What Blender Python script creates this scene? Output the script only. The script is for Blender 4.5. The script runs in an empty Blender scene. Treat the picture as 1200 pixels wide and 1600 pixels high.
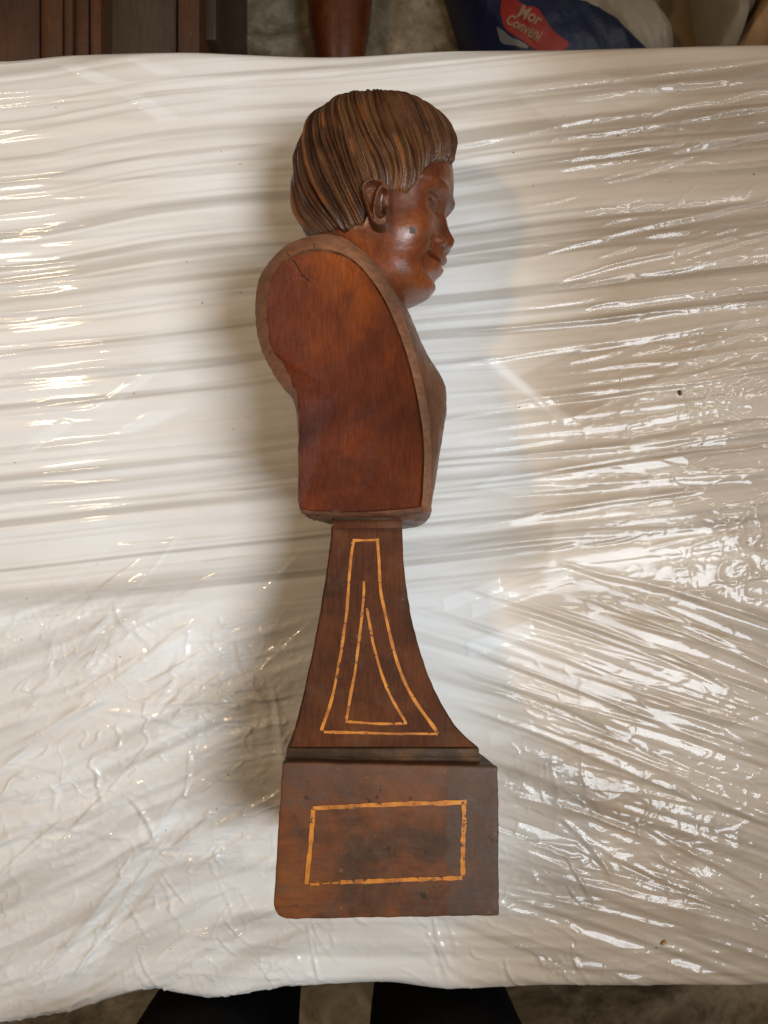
import bpy, bmesh, math, random
import numpy as np
from mathutils import Vector, Matrix
from mathutils.bvhtree import BVHTree

random.seed(7)
RNG = np.random.default_rng(11)
SC = bpy.context.scene
COL = SC.collection
H = 0.75            # camera height above the table top (m)
F = 1164.0          # focal length in photo pixels (1200 x 1600)

# ------------------------------------------------------------------ camera, world, lights
cam = bpy.data.cameras.new('camera')
cam.sensor_fit = 'VERTICAL'; cam.sensor_height = 36.0
cam.lens = F / 1600 * 36.0
cam.clip_start = 0.02; cam.clip_end = 60
cam.dof.use_dof = True; cam.dof.focus_distance = 0.61; cam.dof.aperture_fstop = 9.0
camo = bpy.data.objects.new('camera', cam); COL.objects.link(camo)
camo.location = (0, 0, H); camo.rotation_euler = (0, 0, 0)
SC.camera = camo

wd = bpy.data.worlds.new('World'); SC.world = wd; wd.use_nodes = True
wd.node_tree.nodes['Background'].inputs[0].default_value = (0.96, 0.84, 0.70, 1)
wd.node_tree.nodes['Background'].inputs[1].default_value = 0.14

def aim(o, tgt):
    o.rotation_euler = (Vector(tgt) - o.location).to_track_quat('-Z', 'Y').to_euler()

def spot(name, loc, tgt, energy, col, size, blend, radius):
    l = bpy.data.lights.new(name, 'SPOT'); l.energy = energy; l.color = col
    l.spot_size = math.radians(size); l.spot_blend = blend; l.shadow_soft_size = radius
    o = bpy.data.objects.new(name, l); COL.objects.link(o); o.location = loc; aim(o, tgt); return o

def area(name, loc, tgt, energy, col, sx, sy):
    l = bpy.data.lights.new(name, 'AREA'); l.shape = 'RECTANGLE'; l.size = sx; l.size_y = sy
    l.energy = energy; l.color = col
    o = bpy.data.objects.new(name, l); COL.objects.link(o); o.location = loc; aim(o, tgt); return o

spot('cool_lamp', (1.02, -0.46, 2.22), (-0.18, 0.04, 0.0), 246, (0.86, 0.935, 1.0), 44, 1.0, 0.45)
spot('warm_lamp', (-1.10, 0.55, 1.75), (0.10, 0.0, 0.0), 47, (1.0, 0.72, 0.43), 75, 0.6, 0.10)
area('added_glint_strip', (1.36, 0.55, 1.9), (0.3, 0.1, 0.0), 9.0, (1.0, 0.95, 0.88), 0.09, 1.35)  # added strip light, unseen, gives the film glints on the right

SC.view_settings.view_transform = 'Standard'; SC.view_settings.look = 'None'
SC.view_settings.exposure = 0.0; SC.view_settings.gamma = 1.0

# ------------------------------------------------------------------ helpers
def P(px, py, z):
    s = (H - z) / F
    return ((px - 600.0) * s, (800.0 - py) * s)

def tag(o, label=None, cat=None, group=None, kind=None):
    if label: o['label'] = label
    if cat: o['category'] = cat
    if group: o['group'] = group
    if kind: o['kind'] = kind
    return o

def thing(name, loc, label, cat, group=None):
    o = bpy.data.objects.new(name, None); COL.objects.link(o); o.location = loc
    o.empty_display_size = 0.05
    return tag(o, label, cat, group)

def mesh_obj(name, verts, faces, mat, parent=None, smooth=True, angle=None, attrs=None):
    me = bpy.data.meshes.new(name)
    verts = np.asarray(verts, dtype=np.float32)
    if isinstance(faces, np.ndarray):
        n, k = faces.shape
        me.vertices.add(len(verts)); me.vertices.foreach_set('co', verts.ravel())
        me.loops.add(n * k); me.polygons.add(n)
        me.loops.foreach_set('vertex_index', faces.astype(np.int32).ravel())
        me.polygons.foreach_set('loop_start', np.arange(0, n * k, k, dtype=np.int32))
        me.update(calc_edges=True)
    else:
        me.from_pydata(verts.tolist(), [], faces); me.update()
    me.polygons.foreach_set('use_smooth', np.full(len(me.polygons), smooth, dtype=bool))
    if angle: me.set_sharp_from_angle(angle=math.radians(angle))
    if attrs:
        for k_, a in attrs.items():
            at = me.attributes.new(k_, 'FLOAT', 'POINT'); at.data.foreach_set('value', np.asarray(a, np.float32).ravel())
    me.materials.append(mat)
    o = bpy.data.objects.new(name, me); COL.objects.link(o)
    if parent:
        o.parent = parent
        m = Matrix.Identity(4); p = parent
        while p: m = m @ Matrix.Translation(-Vector(p.location)); p = p.parent
        o.location = m.translation
    return o

def grid_faces(nr, nc, wrap=False):
    r = np.arange(nr - 1)[:, None]; c = np.arange(nc if wrap else nc - 1)[None, :]
    c2 = (c + 1) % nc
    a = r * nc + c; b = r * nc + c2; d = (r + 1) * nc + c2; e = (r + 1) * nc + c
    return np.stack([a, b, d, e], -1).reshape(-1, 4)

def hsh(ix, iy, seed):
    h = (ix.astype(np.int64) * 374761393 + iy.astype(np.int64) * 668265263 + seed * 1442695041) & 0xFFFFFFFF
    h = ((h ^ (h >> 13)) * 1274126177) & 0xFFFFFFFF
    h = ((h ^ (h >> 15)) * 2246822519) & 0xFFFFFFFF
    return ((h ^ (h >> 16)) & 0xFFFFFF) / float(0xFFFFFF)

def vn(x, y, seed=0):
    x = np.asarray(x, float); y = np.asarray(y, float)
    x, y = np.broadcast_arrays(x, y)
    ix = np.floor(x); iy = np.floor(y); fx = x - ix; fy = y - iy
    ux = fx ** 3 * (fx * (fx * 6 - 15) + 10); uy = fy ** 3 * (fy * (fy * 6 - 15) + 10)
    a = hsh(ix, iy, seed); b = hsh(ix + 1, iy, seed); c = hsh(ix, iy + 1, seed); d = hsh(ix + 1, iy + 1, seed)
    return ((a * (1 - ux) + b * ux) * (1 - uy) + (c * (1 - ux) + d * ux) * uy) * 2 - 1

def fbm(x, y, seed=0, o=3):
    s = 0; a = 1.0; t = 0
    for i in range(o):
        s = s + a * vn(x * 2 ** i, y * 2 ** i, seed + i * 17); t += a; a *= 0.5
    return s / t

def sst(a, b, x):
    t = np.clip((x - a) / (b - a), 0, 1); return t * t * (3 - 2 * t)

def catmull_closed(pts, n):
    p = np.asarray(pts, float); k = len(p)
    t = np.arange(n) / n * k; i = np.floor(t).astype(int); f = (t - i)[:, None]
    p0 = p[(i - 1) % k]; p1 = p[i % k]; p2 = p[(i + 1) % k]; p3 = p[(i + 2) % k]
    return 0.5 * (2 * p1 + (p2 - p0) * f + (2 * p0 - 5 * p1 + 4 * p2 - p3) * f ** 2 + (3 * p1 - p0 - 3 * p2 + p3) * f ** 3)

def catmull_open(pts, n):
    p = np.asarray(pts, float); k = len(p)
    p = np.vstack([2 * p[0] - p[1], p, 2 * p[-1] - p[-2]])
    t = np.linspace(0, k - 1 - 1e-6, n); i = np.floor(t).astype(int); f = (t - i)[:, None]
    p0 = p[i]; p1 = p[i + 1]; p2 = p[i + 2]; p3 = p[i + 3]
    return 0.5 * (2 * p1 + (p2 - p0) * f + (2 * p0 - 5 * p1 + 4 * p2 - p3) * f ** 2 + (3 * p1 - p0 - 3 * p2 + p3) * f ** 3)

def pchip(xs, ys, x):
    xs = np.asarray(xs, float); ys = np.asarray(ys, float)
    h = np.diff(xs); d = np.diff(ys) / h; m = np.zeros(len(xs))
    m[1:-1] = np.where(d[:-1] * d[1:] > 0, 2 * d[:-1] * d[1:] / (d[:-1] + d[1:] + 1e-12), 0)
    m[0] = d[0]; m[-1] = d[-1]
    x = np.clip(x, xs[0], xs[-1]); i = np.clip(np.searchsorted(xs, x) - 1, 0, len(xs) - 2)
    t = (x - xs[i]) / h[i]
    return ys[i] * (2 * t ** 3 - 3 * t ** 2 + 1) + h[i] * m[i] * (t ** 3 - 2 * t ** 2 + t) + ys[i + 1] * (3 * t ** 2 - 2 * t ** 3) + h[i] * m[i + 1] * (t ** 3 - t ** 2)

def polydist(x, y, pts):
    d = np.full(np.shape(x), 1e9)
    for (ax, ay), (bx, by) in zip(pts[:-1], pts[1:]):
        ux, uy = bx - ax, by - ay; L = ux * ux + uy * uy + 1e-12
        t = np.clip(((x - ax) * ux + (y - ay) * uy) / L, 0, 1)
        d = np.minimum(d, np.hypot(x - ax - t * ux, y - ay - t * uy))
    return d

# ------------------------------------------------------------------ materials
class NT:
    def __init__(self, name):
        self.m = bpy.data.materials.new(name); self.m.use_nodes = True
        self.t = self.m.node_tree; self.b = self.t.nodes['Principled BSDF']
    def n(self, typ, **kw):
        nd = self.t.nodes.new(typ)
        for k, v in kw.items(): setattr(nd, k, v)
        return nd
    def l(self, a, b): self.t.links.new(a, b)
    def coords(self, scale=(1, 1, 1), rot=(0, 0, 0), obj=True):
        tc = self.n('ShaderNodeTexCoord'); mp = self.n('ShaderNodeMapping')
        mp.inputs['Scale'].default_value = scale; mp.inputs['Rotation'].default_value = rot
        self.l(tc.outputs['Object' if obj else 'Generated'], mp.inputs[0]); return mp.outputs[0]
    def noise(self, vec, scale, detail=4, rough=0.55, dist=0.0):
        nd = self.n('ShaderNodeTexNoise'); nd.inputs['Scale'].default_value = scale
        nd.inputs['Detail'].default_value = detail; nd.inputs['Roughness'].default_value = rough
        nd.inputs['Distortion'].default_value = dist
        self.l(vec, nd.inputs['Vector']); return nd.outputs['Fac']
    def ramp(self, fac, stops):
        nd = self.n('ShaderNodeValToRGB'); cr = nd.color_ramp
        while len(cr.elements) < len(stops): cr.elements.new(0.5)
        for e, (p, c) in zip(cr.elements, stops):
            e.position = p; e.color = (c[0], c[1], c[2], 1) if not isinstance(c, (int, float)) else (c, c, c, 1)
        self.l(fac, nd.inputs[0]); return nd.outputs[0]
    def mix(self, fac, a, b, mode='MIX'):
        nd = self.n('ShaderNodeMix', data_type='RGBA', blend_type=mode)
        if isinstance(fac, (int, float)): nd.inputs[0].default_value = fac
        else: self.l(fac, nd.inputs[0])
        for s, v in ((6, a), (7, b)):
            if isinstance(v, tuple): nd.inputs[s].default_value = (v[0], v[1], v[2], 1)
            else: self.l(v, nd.inputs[s])
        return nd.outputs[2]
    def math(self, op, a, b=0.0):
        nd = self.n('ShaderNodeMath', operation=op)
        for s, v in ((0, a), (1, b)):
            if isinstance(v, (int, float)): nd.inputs[s].default_value = v
            else: self.l(v, nd.inputs[s])
        return nd.outputs[0]
    def bump(self, h, strength, dist, prev=None):
        nd = self.n('ShaderNodeBump'); nd.inputs['Strength'].default_value = strength
        nd.inputs['Distance'].default_value = dist; self.l(h, nd.inputs['Height'])
        if prev: self.l(prev, nd.inputs['Normal'])
        return nd.outputs[0]
    def attr(self, name):
        nd = self.n('ShaderNodeAttribute'); nd.attribute_name = name; return nd.outputs['Fac']
    def out(self, col=None, rough=None, normal=None, **kw):
        b = self.b
        for s, v in (('Base Color', col), ('Roughness', rough), ('Normal', normal)):
            if v is None: continue
            if isinstance(v, tuple): b.inputs[s].default_value = (v[0], v[1], v[2], 1)
            elif isinstance(v, (int, float)): b.inputs[s].default_value = v
            else: self.l(v, b.inputs[s])
        for k, v in kw.items(): b.inputs[k.replace('_', ' ')].default_value = v
        return self.m

def wood(name, dark, mid, light, rough=(0.32, 0.55), grain=(90, 9, 90), worn=None, worn_amt=0.35, bump=0.12, spec=0.5, spots=True, patch=16):
    dark, mid, light = [(c[0] * k, c[1] * k * 0.84, c[2] * k * 0.66) for c, k in ((dark, 0.9), (mid, 1.0), (light, 1.08))]
    if worn: worn = (worn[0], worn[1] * 0.9, worn[2] * 0.78)
    w = NT(name)
    g = w.noise(w.coords(grain), 4.0, 5, 0.6, 0.4)
    v = w.coords((1, 1, 1))
    big = w.noise(v, patch, 5, 0.6, 0.3)
    col = w.ramp(big, [(0.30, dark), (0.5, mid), (0.72, light)])
    gr = w.ramp(g, [(0.3, (0.55, 0.5, 0.48)), (0.55, (1, 1, 1)), (0.8, (1.25, 1.2, 1.15))])
    col = w.mix(0.75, col, gr, 'MULTIPLY')
    if worn:
        n2 = w.noise(w.coords((1, 1, 1), (0.4, 0.2, 0.8)), 34, 6, 0.68, 0.2)
        f = w.ramp(n2, [(0.52, 0.0), (0.66, worn_amt)])
        col = w.mix(f, col, worn)
    if spots:
        n3 = w.noise(w.coords((1, 1, 1), (1.1, 0.3, 0.2)), 130, 2, 0.5)
        f3 = w.ramp(n3, [(0.735, 0.0), (0.78, 0.75)])
        col = w.mix(f3, col, (0.016, 0.012, 0.010))
        n4 = w.noise(w.coords((1, 1, 1), (0.1, 1.3, 0.7)), 260, 1, 0.5)
        f4 = w.ramp(n4, [(0.79, 0.0), (0.82, 0.5)])
        col = w.mix(f4, col, (0.38, 0.30, 0.23))
    r = w.ramp(w.noise(v, 60, 4, 0.6), [(0.3, rough[0]), (0.7, rough[1])])
    h = w.math('ADD', w.math('MULTIPLY', g, 0.6), w.noise(v, 220, 4, 0.6))
    nrm = w.bump(h, bump, 0.0015)
    nrm = w.bump(big, 0.10, 0.008, nrm)
    return w.out(col, r, nrm, Specular_IOR_Level=spec)

M = {}
M['skin_wood'] = wood('polished_red_wood', (0.066, 0.017, 0.007), (0.130, 0.034, 0.010), (0.22, 0.064, 0.014), rough=(0.27, 0.42), worn=(0.115, 0.06, 0.04), worn_amt=0.5, bump=0.10, grain=(70, 9, 70), patch=22)
M['arm_wood'] = wood('polished_arm_wood', (0.044, 0.009, 0.004), (0.105, 0.023, 0.006), (0.215, 0.058, 0.009), rough=(0.45, 0.62), grain=(190, 14, 190), worn=(0.05, 0.015, 0.008), worn_amt=0.5, bump=0.3, patch=8, spec=0.14, spots=False)
M['rim_wood'] = wood('dull_rim_wood', (0.12, 0.056, 0.030), (0.185, 0.088, 0.049), (0.25, 0.122, 0.068), rough=(0.55, 0.75), grain=(30, 60, 30), worn=(0.10, 0.065, 0.05), bump=0.25)
M['chest_wood'] = wood('dark_chest_wood', (0.07, 0.030, 0.016), (0.115, 0.050, 0.026), (0.16, 0.07, 0.036), rough=(0.35, 0.6), grain=(60, 9, 60), worn=(0.10, 0.075, 0.06), bump=0.4)
M['post_wood'] = wood('pedestal_wood', (0.042, 0.017, 0.007), (0.070, 0.023, 0.008), (0.105, 0.036, 0.010), rough=(0.55, 0.7), grain=(120, 9, 60), worn=(0.095, 0.052, 0.027), worn_amt=0.45, bump=0.15, spec=0.15, patch=24)
M['base_wood'] = wood('worn_base_wood', (0.060, 0.032, 0.020), (0.105, 0.046, 0.022), (0.19, 0.064, 0.020), rough=(0.45, 0.7), grain=(14, 70, 30), worn=(0.085, 0.068, 0.055), worn_amt=0.7, bump=0.3, spec=0.4, patch=22)
def base_mat():
    w = NT('worn_base_wood'); v = w.coords((1, 1, 1))
    big = w.noise(v, 17, 6, 0.65, 0.5); g = w.noise(w.coords((10, 60, 30)), 4, 5, 0.6, 0.5); sm = w.noise(v, 55, 6, 0.7, 0.3)
    col = w.ramp(big, [(0.32, (0.050, 0.025, 0.013)), (0.45, (0.080, 0.033, 0.015)), (0.55, (0.130, 0.043, 0.015)), (0.70, (0.185, 0.060, 0.014))])
    col = w.mix(w.ramp(sm, [(0.54, 0.0), (0.66, 0.5)]), col, (0.080, 0.055, 0.036))
    col = w.mix(0.4, col, w.ramp(g, [(0.3, (0.6, 0.55, 0.5)), (0.7, (1.2, 1.15, 1.1))]), 'MULTIPLY')
    sx = w.n('ShaderNodeSeparateXYZ'); tc = w.n('ShaderNodeTexCoord'); w.l(tc.outputs['Object'], sx.inputs[0])
    xe = w.math('ADD', sx.outputs[0], w.math('MULTIPLY', w.math('SUBTRACT', sm, 0.5), 0.012))
    mr = w.n('ShaderNodeMapRange'); w.l(xe, mr.inputs[0]); mr.inputs[1].default_value = 0.047; mr.inputs[2].default_value = 0.051
    col = w.mix(w.math('MULTIPLY', mr.outputs[0], 0.55), col, (0.070, 0.050, 0.038))
    mr2 = w.n('ShaderNodeMapRange'); w.l(w.math('ADD', sx.outputs[1], w.math('MULTIPLY', w.math('SUBTRACT', sm, 0.5), 0.05)), mr2.inputs[0]); mr2.inputs[1].default_value = -0.235; mr2.inputs[2].default_value = -0.205
    col = w.mix(w.math('MULTIPLY', mr2.outputs[0], 0.5), col, (0.085, 0.052, 0.037))
    n3 = w.noise(w.coords((1, 1, 1), (1.1, 0.3, 0.2)), 85, 3, 0.6)
    col = w.mix(w.ramp(n3, [(0.66, 0.0), (0.72, 0.8)]), col, (0.020, 0.015, 0.012))
    n4 = w.noise(w.coords((1, 1, 1), (0.1, 1.3, 0.7)), 110, 3, 0.65)
    col = w.mix(w.ramp(n4, [(0.68, 0.0), (0.73, 0.5)]), col, (0.20, 0.13, 0.065))
    r = w.ramp(w.noise(v, 60, 4, 0.6), [(0.3, 0.42), (0.7, 0.66)])
    nrm = w.bump(sm, 0.25, 0.002, w.bump(w.noise(v, 240, 4, 0.6), 0.25, 0.001))
    return w.out(col, r, nrm, Specular_IOR_Level=0.2)
M['base_wood'] = base_mat()
M['fillet_wood'] = wood('grey_green_fillet_wood', (0.034, 0.021, 0.013), (0.052, 0.033, 0.020), (0.11, 0.062, 0.026), rough=(0.45, 0.7), grain=(9, 60, 60), bump=0.25, spec=0.15, patch=26)

def inlay_mat():
    w = NT('orange_inlay_wood'); v = w.coords((1, 1, 1))
    n = w.noise(v, 90, 4, 0.6)
    col = w.ramp(n, [(0.3, (0.27, 0.080, 0.009)), (0.55, (0.50, 0.175, 0.018)), (0.8, (0.60, 0.24, 0.032))])
    f = w.ramp(w.noise(v, 150, 3, 0.7), [(0.585, 0.0), (0.63, 0.85)])
    col = w.mix(f, col, (0.05, 0.022, 0.012))
    return w.out(col, 0.5, w.bump(n, 0.2, 0.001), Specular_IOR_Level=0.35)
M['inlay'] = inlay_mat()

def hair_mat():
    w = NT('carved_hair_wood')
    t = w.attr('tone')
    v = w.coords((1, 1, 1))
    n = w.noise(v, 45, 4, 0.6)
    s = w.math('ADD', t, w.math('MULTIPLY', w.math('SUBTRACT', n, 0.5), 0.8))
    col = w.ramp(s, [(0.12, (0.030, 0.012, 0.005)), (0.38, (0.066, 0.025, 0.010)), (0.58, (0.100, 0.039, 0.016)), (0.70, (0.104, 0.055, 0.021)), (0.80, (0.108, 0.046, 0.018)), (0.95, (0.185, 0.056, 0.013))])
    r = w.ramp(w.noise(v, 80, 3, 0.6), [(0.3, 0.26), (0.7, 0.44)])
    h = w.noise(w.coords((160, 25, 160)), 3.0, 4, 0.6)
    return w.out(col, r, w.bump(h, 0.25, 0.0015), Specular_IOR_Level=0.38)
M['hair'] = hair_mat()

def simple(name, col, rough=0.6, nscale=20, var=0.3, bump=0.1, bdist=0.003, spec=0.4):
    w = NT(name); v = w.coords()
    n = w.noise(v, nscale, 5, 0.6)
    lo = tuple(c * (1 - var) for c in col); hi = tuple(c * (1 + var) for c in col)
    c = w.ramp(n, [(0.3, lo), (0.7, hi)])
    return w.out(c, rough, w.bump(w.noise(v, nscale * 6, 4), bump, bdist), Specular_IOR_Level=spec)
M['dark_patch'] = simple('dark_plug', (0.055, 0.04, 0.036), 0.6, 200)
M['hole'] = simple('hole_black', (0.006, 0.005, 0.004), 0.9, 200)
M['black_cloth'] = simple('black_cloth', (0.005, 0.005, 0.0055), 0.95, 60, 0.4, 0.6, 0.004, spec=0.08)
M['shoe'] = simple('black_shoe_leather', (0.008, 0.008, 0.008), 0.6, 40, spec=0.3)
M['table_wood'] = wood('plain_table_wood', (0.16, 0.10, 0.06), (0.24, 0.15, 0.09), (0.3, 0.2, 0.12), grain=(9, 70, 70))
M['cabinet_wood'] = wood('dark_cabinet_wood', (0.038, 0.013, 0.005), (0.056, 0.020, 0.007), (0.092, 0.034, 0.010), rough=(0.4, 0.6), grain=(90, 6, 60), bump=0.2, patch=6)
M['cabinet_edge'] = wood('cabinet_edge_wood', (0.050, 0.020, 0.008), (0.078, 0.030, 0.011), (0.10, 0.036, 0.013), rough=(0.35, 0.5), grain=(90, 6, 60), patch=6)
M['cabinet_grey'] = wood('cabinet_grey_panel', (0.032, 0.022, 0.014), (0.042, 0.030, 0.019), (0.052, 0.038, 0.025), rough=(0.4, 0.6), grain=(60, 5, 60), patch=6)
M['post_red'] = wood('turned_red_wood', (0.045, 0.012, 0.004), (0.085, 0.022, 0.006), (0.13, 0.040, 0.010), rough=(0.3, 0.45), grain=(70, 6, 70), patch=8, spots=False)
M['white_bag'] = simple('white_bag_plastic', (0.32, 0.285, 0.225), 0.45, 12, 0.12, 0.3, 0.004)
M['grey_bag'] = simple('grey_bag_paper', (0.30, 0.25, 0.19), 0.55, 12, 0.15, 0.3, 0.004)
M['tan_bag'] = simple('tan_paper', (0.40, 0.24, 0.12), 0.7, 12, 0.15, 0.2, 0.004)
M['card'] = simple('brown_cardboard', (0.17, 0.105, 0.045), 0.8, 10, 0.2)
M['navy'] = simple('navy_plastic', (0.005, 0.009, 0.040), 0.5, 10, 0.5, 0.35, 0.006)
M['red_print'] = simple('red_print', (0.24, 0.014, 0.009), 0.5, 30, 0.2)
M['pale_print'] = simple('pale_print', (0.27, 0.17, 0.11), 0.5, 30, 0.15)
M['grey_print'] = simple('grey_print', (0.16, 0.16, 0.16), 0.5, 30, 0.15)
M['crumb'] = simple('brown_crumb', (0.11, 0.030, 0.010), 0.7, 300, 0.4)
M['straw'] = simple('straw_crumb', (0.38, 0.22, 0.06), 0.7, 300, 0.4)
M['grit'] = simple('dark_grit', (0.03, 0.025, 0.022), 0.8, 300, 0.4)

def floor_mat():
    w = NT('stained_concrete'); v = w.coords()
    n = w.noise(v, 7.5, 8, 0.7, 0.6); n2 = w.noise(v, 30, 6, 0.7, 0.4); n3 = w.noise(v, 1.3, 3, 0.5)
    col = w.ramp(n, [(0.36, (0.075, 0.050, 0.026)), (0.5, (0.22, 0.170, 0.105)), (0.64, (0.38, 0.315, 0.22))])
    col = w.mix(w.ramp(n2, [(0.50, 0.0), (0.68, 0.7)]), col, (0.10, 0.070, 0.036))
    col = w.mix(w.ramp(n3, [(0.52, 0.0), (0.62, 0.55)]), col, (0.25, 0.16, 0.08))
    return w.out(col, 0.8, w.bump(w.noise(v, 60, 6), 0.4, 0.006), Specular_IOR_Level=0.25)
M['floor'] = floor_mat()

def film_mat():
    w = NT('white_plastic_film'); v = w.coords()
    lay_fall = w.attr('layer_falloff')
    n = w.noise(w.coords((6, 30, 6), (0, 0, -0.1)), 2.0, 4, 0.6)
    lay_fall = w.math('ADD', lay_fall, w.math('MULTIPLY', w.math('SUBTRACT', n, 0.5), 0.22))
    col = w.ramp(lay_fall, [(0.0, (0.36, 0.270, 0.190)), (0.5, (0.58, 0.50, 0.415)), (0.9, (0.765, 0.752, 0.732))])
    h1 = w.noise(w.coords((7, 110, 7), (0, 0, 0.10)), 1.6, 3, 0.5, 0.2)
    h2 = w.noise(v, 90, 3, 0.55, 0.5)
    nrm = w.bump(h1, 0.13, 0.0012); nrm = w.bump(h2, 0.015, 0.0008, nrm)
    w.b.inputs['Coat Weight'].default_value = 0.34; w.b.inputs['Coat Roughness'].default_value = 0.06
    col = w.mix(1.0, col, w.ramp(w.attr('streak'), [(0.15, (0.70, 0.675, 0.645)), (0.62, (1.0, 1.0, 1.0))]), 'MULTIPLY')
    return w.out(col, 0.42, nrm, Specular_IOR_Level=0.3)
M['film'] = film_mat()

# ------------------------------------------------------------------ setting: floor, table, film
FZ = -0.75
fl = mesh_obj('floor', [(-4, -4, FZ), (4, -4, FZ), (4, 4, FZ), (-4, 4, FZ)], [(0, 1, 2, 3)], M['floor'])
tag(fl, kind='structure', label='stained grey brown concrete floor')

def box_verts(x0, x1, y0, y1, z0, z1):
    return [(x0, y0, z0), (x1, y0, z0), (x1, y1, z0), (x0, y1, z0), (x0, y0, z1), (x1, y0, z1), (x1, y1, z1), (x0, y1, z1)]
BOXF = [(0, 3, 2, 1), (4, 5, 6, 7), (0, 1, 5, 4), (1, 2, 6, 5), (2, 3, 7, 6), (3, 0, 4, 7)]
def bevel_box(name, x0, x1, y0, y1, z0, z1, mat, parent, bev=0.003, seg=2, taper=None):
    bm = bmesh.new(); vs = [bm.verts.new(p) for p in box_verts(x0, x1, y0, y1, z0, z1)]
    for f in BOXF: bm.faces.new([vs[i] for i in f])
    bmesh.ops.bevel(bm, geom=bm.edges[:], offset=bev, segments=seg, affect='EDGES', profile=0.5)
    v = np.array([p.co[:] for p in bm.verts]); f = [[q.index for q in p.verts] for p in bm.faces] if not bm.verts.index_update() else None
    bm.free()
    return mesh_obj(name, v, f, mat, parent, True, 35)

table = thing('table', (0, 0, FZ), 'plain wooden table hidden under the white plastic film', 'table')
bevel_box('tabletop', -0.535, 0.535, -0.462, 0.448, -0.045, -0.006, M['table_wood'], table)
for sx in (-1, 1):
    for sy in (-1, 1):
        x = sx * 0.48; y = sy * 0.38
        bevel_box('leg', x - 0.03, x + 0.03, y - 0.03, y + 0.03, FZ, -0.047, M['table_wood'], table)

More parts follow.
